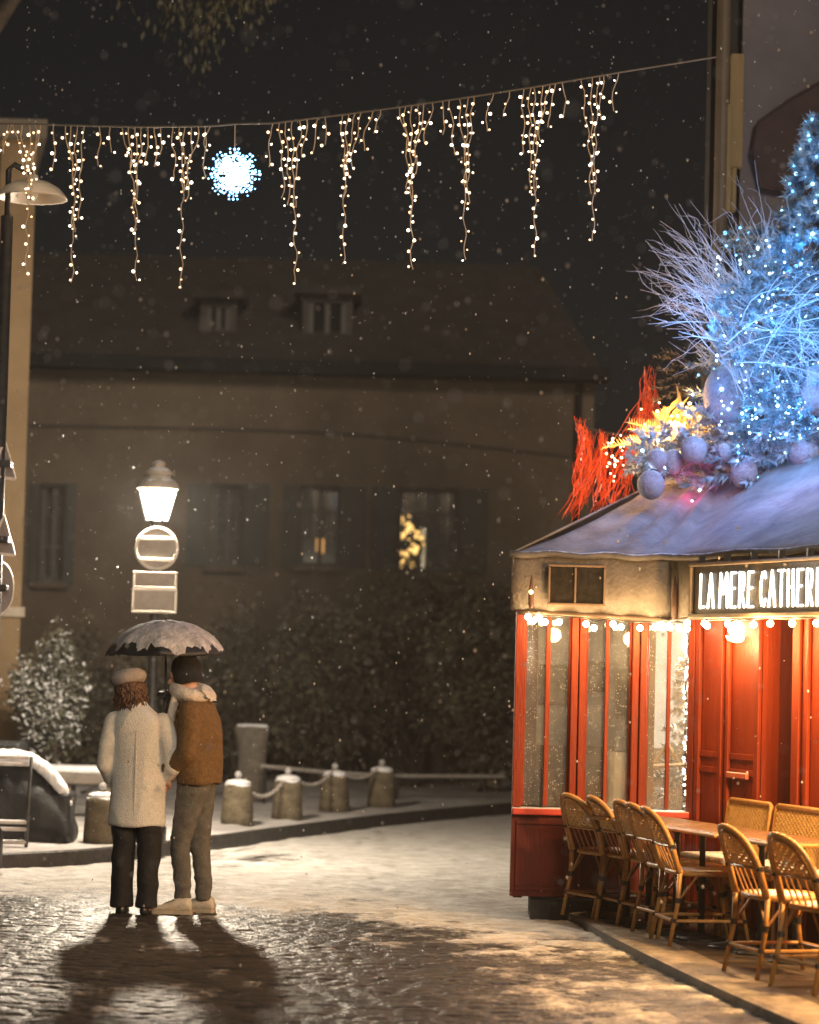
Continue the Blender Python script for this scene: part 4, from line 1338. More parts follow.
f.add([(p.x, BY - .07, p.z) for p in pp] + [(p.x, BY + .01, p.z) for p in pp], [tuple(range(n_)), tuple(reversed(range(n_, 2 * n_)))] + [(k, n_ + k, n_ + (k + 1) % n_, (k + 1) % n_) for k in range(n_)])
wn = f.build('shutter_panel', mat('dark_maroon', (.03, .016, .016), (.055, .03, .03), 6, .8), bld)
f = MB(); f.tube([(p.x, BY - .075, p.z) for p in pp] + [(pp[0].x, BY - .075, pp[0].z)], .014, 6); f.build('surround', mat('dark_maroon', (0, 0, 0)), wn)
mb = MB(); x = P(713, 100, BY).x; mb.tube([(x + .06, BY - .12, TH), (x + .06, BY - .12, 10.4)], .055, 10)
mb.build('drainpipe', mat('brown_pipe', (.1, .075, .045), (.14, .1, .06), 5, .6), bld, True)
mb = MB(); x = P(724, 30, BY).x; mb.tube([(x, BY - .1, P(724, 40, BY).z), (x, BY - .1, 10.4)], .03, 8); mb.build('pipe', mat('brown_pipe', (0, 0, 0)), bld, True)
mb = MB()
def slab(pa, pb, pt, pbt, y, th=.06):
    x0, x1 = P(pa, (pt + pbt) / 2, y).x, P(pb, (pt + pbt) / 2, y).x
    z0, z1 = P(pa, pbt, y).z, P(pa, pt, y).z
    mb.bbox(((x0 + x1) / 2, y, (z0 + z1) / 2), (x1 - x0, th, z1 - z0), bev=.01)
slab(730, 743, 54, 168, BY - .05); slab(719, 731, 104, 212, BY - .12); slab(731, 736, 168, 212, BY - .08)
mb.build('ochre_quoin', mat('ochre_boards', (.22, .15, .06), (.32, .22, .1), 6, .8, .5, 20, stretch=(1, 1, .2)), bld)
mb = MB(); mb.box((P(727, 100, BY).x, BY + .25, 5.2), (.24, .3, 10.4)); mb.build('recess', mat('dark_recess', (.02, .017, .014), (.035, .03, .025), 5, .9), bld)
# flat roof behind the awning that carries the decorations
RZ = UP[0].z
mb = MB(); mb.prism([(UP[0].x - .05, 19.05), (2.6, 19.0), (5.0, 14.5), (5.6, 15.5), (5.6, 20.55), (UP[0].x + .1, 20.55)], RZ - .12, RZ - .03)
mb.build('flat_roof', mat('roof_felt', (.05, .05, .05), (.09, .09, .09), 4, .9, snow=4, snow_amt=.5), cafe)

# ------------------------------------------------------------------ decorations over the awning
FLOCK = mat('flocked_fir', (.3, .36, .42), (.62, .66, .7), 14, .8)
FLOCKB = mat('blue_fir', (.08, .16, .22), (.5, .6, .66), 10, .8)
LEDM = emit('led_blue', (.1, .5, 1.0), 5)
LEDW = emit('led_white', (.4, .75, 1.0), 6)


rng = random.Random(21)
tc0 = P(812, 470, 18.9); tx, tyy = tc0.x, 18.9
tz0 = RZ - .05
tz1 = P(806, 120, 18.9).z
ct = thing('christmas_tree', 'tall blue lit flocked christmas tree standing over the cafe awning', 'christmas tree', (tx, tyy, tz0))
mb = MB(); leds = MB(); lw = MB()
Ht = tz1 - tz0
for k in range(950):
    t = rng.random() ** 1.35
    z = tz0 + .05 + (Ht - .05) * t
    rmax = (.88 * (1 - t) ** .62 + .03) * (1 + .18 * math.sin(t * 40))
    if t > .72: rmax = .2 * (1 - t) / .28 + .03
    a = rng.uniform(0, 2 * math.pi)
    d = Vector((math.cos(a), math.sin(a), rng.uniform(-.45, .1)))
    r0 = rmax * rng.uniform(.5, .85)
    p = Vector((tx, tyy, z)) + d * r0
    needle_tuft(mb, p, d, rmax * .3 + .06, 40, rng, .07, .011)
    if k % 3 == 0:
        q = p + d * (rmax * .3 + .06)
        (leds if rng.random() < .55 else lw).ell(q, rng.uniform(.007, .014), 6, 4)
mb.build('crown', FLOCKB, ct)
mb2 = MB(); mb2.tube([(tx, tyy, tz0), (tx, tyy, tz1 - .1)], [.06, .01], 8); mb2.build('trunk', WOOD, ct)
o = leds.build('led_lights', LEDM, ct); o['kind'] = 'stuff'
o = lw.build('led_bulbs', LEDW, ct); o['kind'] = 'stuff'
BL = (.1, .42, 1.0)
for px, py, Y, pw in ((755, 300, 17.5, 15), (770, 400, 17.6, 14), (825, 330, 17.5, 15), (812, 160, 18.0, 10), (700, 330, 17.8, 10)):  # lamps floating before the tree, added to spread its LED light
    lamp('led_glow', P(px, py, Y), pw, BL, .15, ct)
for px, py in ((770, 330), (800, 260), (745, 400), (805, 420)):
    lamp('led_glow', P(px, py, 18.45), 11, BL, .08, ct)
# twigs
tw = thing('twig_spray', 'wide spray of frosted white twigs sweeping left from the blue tree', 'twigs', P(800, 400, 18.6))
mb = MB()
rng = random.Random(4)


def twig(mb, p0, p1, bend, r, depth):
    n = 7
    pts = []
    side = Vector((rng.gauss(0, 1), rng.gauss(0, .6), rng.gauss(0, 1))) * .022
    for k in range(n + 1):
        t = k / n
        p = p0.lerp(p1, t) + bend * (4 * t * (1 - t)) + side * math.sin(t * 5)
        pts.append(p)
    mb.tube(pts, [r * (1 - .75 * k / n) for k in range(n + 1)], 4)
    if depth > 0:
        for j in range(3):
            k = rng.randint(2, n - 1)
            d = (pts[k + 1] - pts[k - 1]).normalized()
            e_ = pts[k] + (d + Vector((rng.gauss(0, .35), rng.gauss(0, .3), rng.gauss(0, .35)))) * rng.uniform(.1, .26)
            twig(mb, pts[k], e_, Vector((0, 0, rng.uniform(-.03, .03))), r * .5, depth - 1)


for k in range(105):
    st = P(rng.uniform(735, 800), rng.uniform(330, 400), 18.25 + rng.uniform(-.2, .25))
    ex, ey = max(642, rng.gauss(682, 26)), rng.gauss(282, 38)
    en = P(ex, ey, 18.2 + rng.uniform(-.35, .4))
    twig(mb, st, en, Vector((0, rng.uniform(-.1, .1), rng.uniform(.02, .16))), .0042, 1)
for k in range(42):
    st = P(rng.uniform(720, 800), rng.uniform(285, 380), 18.0 + rng.uniform(-.15, .2))
    en = P(rng.uniform(790, 870), rng.uniform(260, 400), 17.85 + rng.uniform(-.2, .2))
    twig(mb, st, en, Vector((0, -.06, rng.uniform(-.02, .16))), .0042, 1)
for k in range(9):
    st = P(rng.uniform(740, 790), rng.uniform(280, 330), 18.3)
    en = P(rng.gauss(770, 20), rng.uniform(140, 240), 18.4 + rng.uniform(-.2, .2))
    twig(mb, st, en, Vector((rng.uniform(-.1, .1), 0, 0)), .0035, 1)
mb.build('twigs', mat('white_twig', (.5, .49, .53), (.68, .67, .72), 9, .7), tw)
led3 = MB()
for k in range(130):
    led3.ell(P(rng.uniform(715, 819), rng.uniform(245, 440), 18.15 + rng.uniform(-.2, .2)), rng.uniform(.005, .011), 6, 4)
o = led3.build('led_bulbs', LEDW, tw); o['kind'] = 'stuff'
# flocked garland along the awning
ga = thing('fir_garland', 'frosted fir garland lying along the top of the awning', 'garland', P(720, 480, 18.7))
mb = MB(); rng = random.Random(8)
for k in range(420):
    px = rng.uniform(640, 830)
    base_y = 468 - (px - 640) * .1
    hgt = 34 if px < 690 else (60 if px < 740 else 110)
    p = P(px, base_y - hgt * rng.random() ** 1.3 + 6, 18.55 + rng.uniform(-.12, .25))
    d = Vector((rng.gauss(0, 1), rng.gauss(-.4, .7), rng.gauss(.2, .7)))
    needle_tuft(mb, p, d, .14, 34, rng, .05, .01)
mb.build('needles', FLOCK, ga)
mb = MB()
for k in range(330):
    px = 712 + 125 * rng.random() ** .8; py = rng.uniform(262, 452)
    if px < 712 + max(0, 330 - py) * .5 or (px < 752 and py > 372) or py > 440: continue
    p = P(px, py, 18.1 + rng.uniform(-.12, .2))
    needle_tuft(mb, p, Vector((rng.gauss(-.2, 1), rng.gauss(-.5, .6), rng.gauss(.1, .8))), .15, 38, rng, .055, .009)
mb.build('blue_sprays', FLOCKB, ga)
led2 = MB()
for k in range(110):
    px = 735 + 90 * rng.random() ** .8
    led2.ell(P(px, 458 - 95 * rng.random(), 18.42 + rng.uniform(-.06, .1)), rng.uniform(.005, .011), 6, 4)
for k in range(7): led2.ell(P(rng.uniform(640, 668), rng.uniform(436, 472), 18.4), .012, 6, 4)
o = led2.build('led_bulbs', LEDW, ga); o['kind'] = 'stuff'
lamp('led_glow', P(648, 470, 18.35), .35, (.45, .65, 1), .04, ga)
lamp('pink_glow', P(690, 487, 18.42), 1.5, (1, .06, .25), .12, ga)
lamp('pink_glow', P(800, 472, 18.2), 2.5, (1, .06, .25), .12, ga)
lamp('blue_wash', P(690, 420, 17.6), 6, (.62, .45, 1), .15, ga)
lamp('blue_wash', P(780, 440, 17.3), 6, (.62, .45, 1), .15, ga)
# baubles
BAUB = mat('pale_bauble', (.36, .33, .4), (.52, .5, .56), 30, .8, .9, 90, snow=14, snow_amt=.3)
bl_ = [(657, 459, 10.5, 10.5, 18.36, 'small pale ball at the left tip of the garland, above a larger one'), (651, 485, 14, 15, 18.25, 'lowest left pale ball resting on the awning edge of the garland'),
       (694, 450, 13.5, 14.5, 18.3, 'round pale ball right of the small left tip ball'), (724, 453, 8.5, 9.5, 18.33, 'small pale ball between two larger balls in the garland'),
       (744, 472, 14, 17, 18.2, 'pale egg shaped ball resting low on the awning under the tree'), (805, 454, 16, 16, 18.1, 'pinkish pale ball low at the right of the garland'),
       (724, 396, 21, 31, 18.45, 'large upright pale oval ornament left of the blue tree'), (816, 390, 16, 26, 18.05, 'tall pale ornament at the right edge before the blue tree'),
       (757, 379, 6, 6, 18.2, 'tiny pale ball high beside the large oval ornament'), (673, 462, 10, 13, 18.42, 'mauve pale ball tucked behind others in the garland'), (745, 336, 9, 12, 18.2, 'small pale cone ornament just under the twig spray')]
for (px, py, rx, rz2, Y, lab) in bl_:
    c = P(px, py, Y); k = Y / FPX
    mb = MB(); mb.ell(c, (rx * k, rx * k, rz2 * k), 22, 14)
    b = mb.build('bauble', BAUB, None, True); tag(b, lab, 'bauble', 'pale ornaments over the awning')
# orange lit leafy decoration
lo = thing('dried_leaf_arrangement', 'warm lit dried palm leaf arrangement beside the red tinsel', 'decoration', P(672, 470, 19.3))
mb = MB(); rng = random.Random(12)
hub = P(672, 428, 18.95)
for k in range(34):
    a = rng.uniform(.1, math.pi - .1)
    L_ = rng.uniform(.2, .4)
    d = Vector((math.cos(a) * .85, rng.uniform(-.6, .2), math.sin(a))).normalized()
    st_ = hub + Vector((rng.uniform(-.12, .14), rng.uniform(-.1, .1), -.1))
    bend = Vector((math.cos(a) * .12, -.03, -.1))
    for j in range(34):
        t = .15 + .85 * (j // 2) / 17
        p = st_ + d * L_ * t + bend * t * t
        sd_ = d.cross(Vector((0, 1, 0))).normalized() * (1 if j % 2 else -1)
        tip = p + (sd_ * .8 + d * .9 + Vector((0, rng.uniform(-.4, .4), 0))).normalized() * rng.uniform(.06, .1) * (1.15 - t * .6)
        wv = d * .006
        mb.add([p - wv, p + wv, tip], [(0, 1, 2)])
    mb.tube([st_, st_ + d * L_ * .5 + bend * .25, st_ + d * L_ + bend], .004, 4)
for k in range(9):
    a = rng.uniform(.3, 1.9); p0 = hub + Vector((rng.uniform(-.1, .12), -.1, rng.uniform(-.1, .1)))
    d = Vector((math.cos(a), -.1, math.sin(a))); s_ = Vector((-math.sin(a), 0, math.cos(a))); L_ = rng.uniform(.16, .3)
    mb.add([p0, p0 + d * L_ * .45 + s_ * .02 + Vector((0, -.02, 0)), p0 + d * L_, p0 + d * L_ * .45 - s_ * .02 + Vector((0, .02, 0))], [(0, 1, 2, 3)])
mb.build('leaves', mat('dried_leaf', (.5, .3, .08), (.7, .5, .18), 9, .6), lo)
mb = MB()
for k in range(36): bulb(hub + Vector((rng.gauss(.04, .1), -.2 + rng.uniform(-.08, .08), rng.gauss(0, .12))), rng.choice((.007, .011)), emit('amber_led', (1, .62, .2), 9), lo)
lamp('amber_glow', hub + Vector((-.02, -.28, .0)), 20, (1, .5, .14), .05, lo)
# fir sprig above
o = thing('fir_branch', 'dim brown fir branch sticking out left of the oval ornament', 'branch', P(690, 375, 19))
mb = MB()
for k in range(16):
    p = P(rng.uniform(672, 712), rng.uniform(345, 395), 19 + rng.uniform(-.1, .1)); needle_tuft(mb, p, Vector((rng.gauss(-1, .4), 0, rng.gauss(0, .5))), .16, 26, rng, .05, .006)
mb.build('needles', mat('brown_fir', (.1, .07, .03), (.2, .14, .06), 9, .8), o)
mb = MB(); mb.tube([P(722, 400, 19), P(700, 372, 19), P(676, 352, 19)], [.014, .01, .005], 6); mb.build('stem', WOOD, o)
# red tinsel
rt = thing('red_tinsel_curtain', 'bright orange red tinsel strands hanging left of the cafe roof', 'tinsel', P(610, 500, 19.6))
mb = MB(); rng = random.Random(9)
REDT = mat('red_tinsel', (.62, .05, .008), (.85, .13, .02), 30, .35)


def strand(px0, py0, px1, py1, w):
    w2, w3 = rng.uniform(.004, .018), rng.uniform(0, 6)
    a, b = P(px0, py0, 19.5 + rng.uniform(-.2, .2)), P(px1, py1, 19.5 + rng.uniform(-.2, .2))
    pts = [a.lerp(b, t / 6) + Vector((rng.gauss(0, .011), rng.gauss(0, .02), rng.gauss(0, .01))) + Vector((w * math.sin(t * .8) + w2 * math.sin(t * 1.9 + w3), 0, 0)) for t in range(7)]
    mb.tube(pts, [.002, .003, .0035, .0035, .003, .003, .001], 4)


for k in range(30): strand(rng.gauss(580, 1.8), 418 + rng.random() * 10, rng.gauss(581, 4.5), 470 + rng.random() * 40, .012)
for k in range(14): strand(rng.gauss(589, 2), 428 + rng.random() * 10, rng.gauss(584, 5), 470 + rng.random() * 36, .012)
for k in range(26): strand(rng.gauss(604, 2.5), 431 + rng.random() * 8, rng.gauss(603, 5), 490 + rng.random() * 30, -.008)
for k in range(18): strand(rng.gauss(601, 3), 440 + rng.random() * 24, rng.gauss(574, 5), 505 + rng.random() * 22, .01)
for k in range(30): strand(rng.gauss(630, 8), 436 + rng.random() * 8, rng.gauss(612, 12), 490 + rng.random() * 34, .01)
for k in range(36): strand(rng.gauss(647, 4), 368 + rng.random() ** 2 * 70, rng.gauss(632, 10), 445 + rng.random() * 34, .03)
for k in range(36): strand(rng.gauss(648, 4), 380 + rng.random() * 50, rng.gauss(660, 16), 440 + rng.random() * 20, .02)
mb.build('strands', REDT, rt)
mb = MB()
mb.tube([P(572, 420, 19.55), P(600, 432, 19.55), P(640, 437, 19.55), P(690, 450, 19.8), P(730, 450, 20.5)], .012, 6)
mb.build('hanging_rail', IRON, rt)
mb = MB()
for k in range(26): bulb(P(rng.uniform(606, 624), rng.uniform(434, 482), 19.25), rng.choice((.006, .009)), emit('tinsel_led', (1, .7, .4), 6), rt)
lamp('tinsel_glow', P(600, 470, 18.85), 12, (1, .5, .2), .05, rt)
lamp('tinsel_glow', P(636, 440, 18.9), 9, (1, .5, .2), .05, rt)

# ------------------------------------------------------------------ icicle lights over the street
CP = [(-25, 123), (60, 125), (140, 127), (210, 126), (234, 124), (275, 123), (340, 115), (400, 107), (470, 97), (540, 86), (622, 72)]


def cable_y(px):
    for (a, ya), (b, yb) in zip(CP[:-1], CP[1:]):
        if a <= px <= b: return ya + (yb - ya) * (px - a) / (b - a)
    return CP[-1][1] if px > 600 else CP[0][1]


def cY(px): return 18.7 - px * .0014


ICW = emit('icicle_bulb', (1, .62, .32), 2.6)
ICC = emit('icicle_bulb_bright', (1, .8, .56), 7)
WIRE = mat('clear_wire', (.4, .3, .2), (.5, .4, .28), 9, .5)
rng = random.Random(14)
cw_ = MB(); cw_.tube([P(px, py, cY(px)) for px, py in [(-160, 118)] + CP + [(716, 57)]], .007, 6)
tag(cw_.build('support_cable', mat('thin_cable', (.08, .07, .06), (.14, .12, .1), 9, .5), None), 'thin cable spanning the street above the hanging lights', 'cable')


def curtain(label, longs, shorts):
    o = thing('icicle_lights', label, 'string lights', P((longs[0][0] + longs[-1][0]) / 2, 130, cY(200)), 'icicle lights hung across the street')
    ALL = []

    def one(x0, x1, ln, lean=0):
        y0 = cable_y(x0)
        n = max(3, int(ln / 6))
        pts = []
        for k in range(n + 1):
            t = k / n
            tt = min(1, t * 1.3)
            x = x0 + (x1 - x0) * (tt * tt * (3 - 2 * tt)) + 1.3 * math.sin(k * 1.1 + x0) + rng.uniform(-.7, .7)
            pts.append(P(x, y0 + ln * t, cY(x0)))
        wmb = MB(); wmb.tube(pts, .0036, 4)
        wo = wmb.build('strand', WIRE, o)
        nb = max(2, int(ln / 9.2))
        for k in range(nb):
            t = (k + .8 + rng.uniform(-.25, .25)) / nb
            i = min(n - 1, int(t * n))
            p = pts[i].lerp(pts[i + 1], max(0, min(1, t * n - i)))
            sgn = 1 if k % 2 else -1
            p = p + Vector((sgn * rng.uniform(.006, .026), 0, -.006))
            ALL.append((rng.choice((.0055, .0068, .008, .0105)), p, wo))
    for x, ln in longs:
        one(x, x + rng.uniform(-4, 4), ln * rng.uniform(.93, 1.03))
        for sgn in (-1, 1):
            off = rng.uniform(4, 9)
            one(x + sgn * off, x + sgn * rng.uniform(0, 4), ln * rng.uniform(.38, .68))
            if rng.random() < .8: one(x + sgn * (off + rng.uniform(5, 10)), x + sgn * rng.uniform(2, off + 6), ln * rng.uniform(.22, .46))
    for x, ln in shorts: one(x, x + rng.uniform(-9, 2), ln)
    ALL.sort(key=lambda a: -a[0])
    rest = (MB(), MB())
    for i, (r, p, wo) in enumerate(ALL):
        m = ICC if (i * 7) % 10 < 4 else ICW
        if i < 100: bulb(p, r, m, wo)
        else: rest[m is ICC].ell(p, r, 8, 6)
    for q, m in zip(rest, (ICW, ICC)): tag(q.build('small_bulbs', m, o, True), kind='stuff')


curtain('shorter left run of warm icicle lights beside the blue snowflake', [(30, 150), (76, 158), (136, 158), (184, 162)], [(7, 30), (12, 22), (54, 46), (100, 40), (110, 26), (155, 40), (162, 28), (206, 52), (210, 24)])
curtain('longer rising right run of warm icicle lights', [(292, 165), (347, 160), (411, 165), (467, 165), (534, 165), (591, 170)], [(272, 44), (318, 36), (326, 28), (372, 40), (382, 24), (433, 40), (444, 34), (492, 38), (509, 26), (556, 44), (564, 36), (617, 38)])
# snowflake light
sf = P(234, 174, cY(234)); k_ = sf.y / FPX
sn = thing('snowflake_light', 'round blue white snowflake light hanging from the street cable', 'snowflake light', sf)
mb = MB(); fr2 = MB()
for a in range(16):
    an = a * math.pi / 8
    rl_ = (25 if a % 2 == 0 else 21) * k_
    d = Vector((math.cos(an), 0, math.sin(an))); s_ = Vector((-math.sin(an), 0, math.cos(an)))
    fr2.tube([sf, sf + d * rl_], .004, 5)
    for j in range(7):
        r_ = rl_ * (j + 1) / 7
        mb.ell(sf + d * r_ * rng.uniform(.9, 1.06) + Vector((0, rng.uniform(-.03, .03), 0)) + s_ * rng.uniform(-.014, .014), rng.uniform(.006, .0105), 6, 4)
        if j > 3:
            for sg_ in (-1, 1): mb.ell(sf + d * (r_ + .004) + s_ * sg_ * (.01 + .007 * (j - 3)) * rng.uniform(.7, 1.3), rng.uniform(.005, .0085), 6, 4)
tag(mb.build('leds', emit('snowflake_led', (.16, .55, 1.0), 5), sn), kind='stuff'); fr2.build('frame', mat('white_plastic', (.6, .6, .62), (.7, .7, .72), 8, .4), sn)
mb = MB()
for k in range(120):
    a = rng.uniform(0, 6.28); r_ = 17 * k_ * rng.random() ** .8
    mb.ell(sf + Vector((math.cos(a) * r_, -.03 + rng.uniform(-.02, .02), math.sin(a) * r_)), .012, 6, 4)
tag(mb.build('core_leds', emit('snowflake_core', (.4, .75, 1.0), 5), sn), kind='stuff')
mb = MB(); mb.tube([sf + Vector((0, 0, 24 * k_)), P(235, 124, cY(234))], .004, 5); mb.build('hanger', WIRE, sn)

# ------------------------------------------------------------------ cafe furniture
def weave(mb, f, nu, nv, th=.0045, w=.62):
    """woven strips over patch f(u,v) -> Vector"""
    for j in range(nv):
        v = (j + .5) / nv; dv = w / nv / 2
        seg = nu * 2
        ring = []
        for i in range(seg + 1):
            u = i / seg
            p0, p1 = f(u, v - dv), f(u, v + dv)
            e_ = 1e-3
            n_ = (f(min(1, u + e_), v) - f(max(0, u - e_), v)).cross(f(u, min(1, v + e_)) - f(u, max(0, v - e_)))
            if n_.length > 0: n_.normalize()
            o = n_ * th * math.sin(math.pi * (i + j * 2 % 4)) + n_ * th * (1 if ((i // 2 + j) % 2) else -1) * (1 if i % 2 else 0)
            ring.append((p0 + o, p1 + o))
        vs = [p for r in ring for p in r]
        mb.add(vs, [(2 * i, 2 * i + 2, 2 * i + 3, 2 * i + 1) for i in range(seg)])
    for i in range(nu + 1):
        u = i / nu; du = .26 / nu / 1.2
        u0, u1 = max(0, u - du), min(1, u + du)
        vs = []
        for j in range(nv + 1):
            v = j / nv; vs += [f(u0, v), f(u1, v)]
        mb.add(vs, [(2 * j, 2 * j + 1, 2 * j + 3, 2 * j + 2) for j in range(nv)])


def make_chair(label, group):
    t = thing('bistro_chair', label, 'chair', (0, 0, 0), group)
    sh = .43; bw, fw, dp = .19, .21, .2
    # seat
    mb = MB()
    pl = []
    for k in range(24):
        a = 2 * math.pi * k / 24
        ca, sa = math.cos(a), math.sin(a)
        x = fw * abs(ca) ** .6 * (1 if ca > 0 else -1); y = dp * abs(sa) ** .6 * (1 if sa > 0 else -1)
        pl.append((x * (1 + .06 * y / dp), y))
    mb.prism(pl, sh - .012, sh + .008); o = mb.build('seat', CANE_PALE, t)
    mb = MB(); mb.tube([(x, y, sh - .004) for x, y in pl + [pl[0], pl[1]]], .016, 8, cap=False); mb.build('seat_rim', CANE, t, True)
    # back frame: hoop from rear legs
    top = .80
    def hoop(off, rad):
        pts = []
        for k in range(21):
            a = math.pi * k / 20
            x = -math.cos(a) * (bw + .015 - off); h = math.sin(a) ** .55
            z = sh + (top - sh - off * .8) * h
            y = -dp + .0 - .13 * ((z - sh) / (top - sh)) ** 1.2 + (.05 * (1 - abs(x) / bw) * -1) * h
            pts.append((x, y, z))
        mb.tube(pts, rad, 8)
    mb = MB(); hoop(0, .0155); hoop(.034, .012); mb.build('back_frame', CANE, t, True)
    # woven back
    def bf(u, v):
        z = sh + .155 + (.205) * v
        hh = min(.999, (z - sh) / (top - sh - .03))
        half = (bw - .025) * math.sqrt(max(0.02, 1 - (hh ** (1 / .55)) ** 2))
        x = (u * 2 - 1) * half
        y = -dp - .13 * ((z - sh) / (top - sh)) ** 1.2 - .05 * (1 - abs(x) / bw) * ((z - sh) / (top - sh))
        return Vector((x, y, z))
    mb = MB(); weave(mb, bf, 9, 12, .004, .9)
    mb.build('woven_back', CANE_PALE, t)
    mb = MB()
    a, b = bf(0, 0), bf(1, 0); mb.tube([a, bf(.5, 0), b], .009, 6)
    mb.build('back_rail', CANE, t)
    mb = MB()
    for u in (.2, .4, .6, .8):
        q = bf(u, 0); mb.tube([q, Vector((q.x * .95, -dp + .01, sh))], .006, 5)
    mb.build('spindle', CANE_DARK, t)
    # woven sides from back frame low part
    for sx in (-1, 1):
        mb = MB(); mb.tube([(sx * (bw + .005), -dp + .02, sh + .0), (sx * (bw + .01), -dp - .025, sh + .1), (sx * (bw - .0), -dp - .045, sh + .17)], .008, 6)
        mb.build('arm_brace', CANE, t)
    # legs
    for sx in (-1, 1):
        mb = MB(); mb.tube([(sx * (fw - .02), dp - .03, sh - .01), (sx * (fw - .012), dp - .015, .25), (sx * (fw + .012), dp + .03, 0)], [.015, .0145, .013], 8); mb.build('leg', CANE, t, True)
        mb = MB(); mb.tube([(sx * (bw + .012), -dp + .005, sh + .02), (sx * (bw + .008), -dp - .005, .25), (sx * (bw + .018), -dp - .055, 0)], [.0155, .0145, .013], 8); mb.build('leg', CANE, t, True)
    mb = MB(); z = .15
    q = {(-1, 1): (-(fw + .0), dp + .005), (1, 1): (fw, dp + .005), (1, -1): (bw + .012, -dp - .03), (-1, -1): (-(bw + .012), -dp - .03)}
    for a, b in (((-1, 1), (1, 1)), ((1, 1), (1, -1)), ((1, -1), (-1, -1)), ((-1, -1), (-1, 1))):
        mb.tube([(*q[a], z), (*q[b], z)], .0105, 7)
    mb.build('stretcher', CANE, t)
    mb = MB()
    for sx in (-1, 1):
        mb = MB(); mb.tube([(sx * (fw - .012), dp - .012, .27), (sx * (fw - .02), dp - .13, sh - .015)], .0075, 6); mb.build('brace', CANE_DARK, t)
        mb = MB(); mb.tube([(sx * (bw + .008), -dp + .0, .27), (sx * (bw + .01), -dp + .11, sh - .015)], .0075, 6); mb.build('brace', CANE_DARK, t)
        mb = MB(); mb.tube([(sx * (fw - .014), dp - .015, .27), (sx * (fw - .12), dp - .015, sh - .015)], .0075, 6); mb.build('brace', CANE_DARK, t)
        mb = MB(); mb.tube([(sx * (bw + .008), -dp, .27), (sx * (bw - .1), -dp + .005, sh - .015)], .0075, 6); mb.build('brace', CANE_DARK, t)
    mb = MB()
    for sx in (-1, 1):
        mb.tube([(sx * (fw - .012), dp - .015, .255), (sx * (fw - .012), dp - .015, .285)], .019, 8)
        mb.tube([(sx * (bw + .008), -dp - .003, .255), (sx * (bw + .008), -dp - .002, .285)], .019, 8)
        mb.tube([(sx * (fw), dp + .005, .14), (sx * fw, dp + .005, .162)], .018, 8)
        mb.tube([(sx * (bw + .012), -dp - .03, .14), (sx * (bw + .012), -dp - .03, .162)], .018, 8)
        c = (sx * (bw + .008), -dp - .04, sh + .155); mb.tube([Vector(c) - Vector((0, 0, .012)), Vector(c) + Vector((0, 0, .012))], .022, 8)
    mb.build('binding', BIND, t)
    # thin snow on seat
    mb = MB(); mb.ell((0.01, -.03, sh + .008), (.17, .15, .014), 16, 8); mb.build('snow_patch', SNOW, t, True)
    return t


GC = 'cane bistro chairs along the terrace'
FACE = math.atan2(-NN.y, -NN.x) - math.pi / 2      # +Y of chair towards the wall
ch0 = make_chair('leftmost cane bistro chair, tucked against the red window panel', GC)
chairs = [(612, 917, 8, None), (641, 922, -2, 'second cane bistro chair from the left under the glazed bays'), (668, 929, 3, 'third cane bistro chair from the left, squeezed among others'),
          (683, 935, -3, 'fourth cane bistro chair from the left, overlapped by a bigger one'), (701, 943, -10, 'fully visible cane bistro chair at the near end of the left group'),
          (783, 975, -2, 'cane bistro chair standing apart in front of the banquettes'), (834, 990, 4, 'cane bistro chair cut off by the right edge')]
for i, (px, py, a, lab) in enumerate(chairs):
    p = G(px, py, TH)
    if i == 0:
        ch0.location = (p.x, p.y, TH); ch0.rotation_euler = (0, 0, FACE + R(a))
    else:
        dup(ch0, (p.x, p.y, TH), FACE + R(a), lab)

# tables in a row along the wall
TTOP = mat('brown_table_top', (.16, .075, .028), (.27, .14, .055), 7, .35, .2, 30)
def make_table(label, s, out, wl, wd):
    c = WP(s, out, TH)
    t = thing('cafe_table', label, 'table', c, 'cafe tables in a row')
    z = TH + .67
    mb = MB(); mb.bbox((c.x, c.y, z), (wl, wd, .03), m=M_u, bev=.01); mb.build('tabletop', TTOP, t)
    mb = MB()
    for du, dv in ((-1, -1), (1, -1), (1, 1), (-1, 1)):
        pass
    mb.bbox((c.x, c.y, z - .005), (wl + .02, wd + .02, .022), m=M_u, bev=.008); mb.build('rim', CANE, t)
    for k in (-1, 1):
        q = WP(s + k * wl * .3, out, 0)
        mb = MB(); mb.lathe([(.022, TH + .03), (.018, z - .06), (.05, z - .017)], (q.x, q.y, 0), 10)
        mb.lathe([(.0, TH), (.16, TH), (.15, TH + .015), (.03, TH + .035), (0, TH + .04)], (q.x, q.y, 0), 14); mb.build('leg', IRON, t, True)


make_table('left cafe table behind the full view chair', .28, .66, .62, .42)
make_table('middle cafe table before the first banquette', .95, .64, .66, .42)
make_table('right cafe table behind the chair standing apart', 1.68, .62, .72, .42)
make_table('near cafe table at the right edge behind the cut off chair', 2.45, .62, .72, .42)


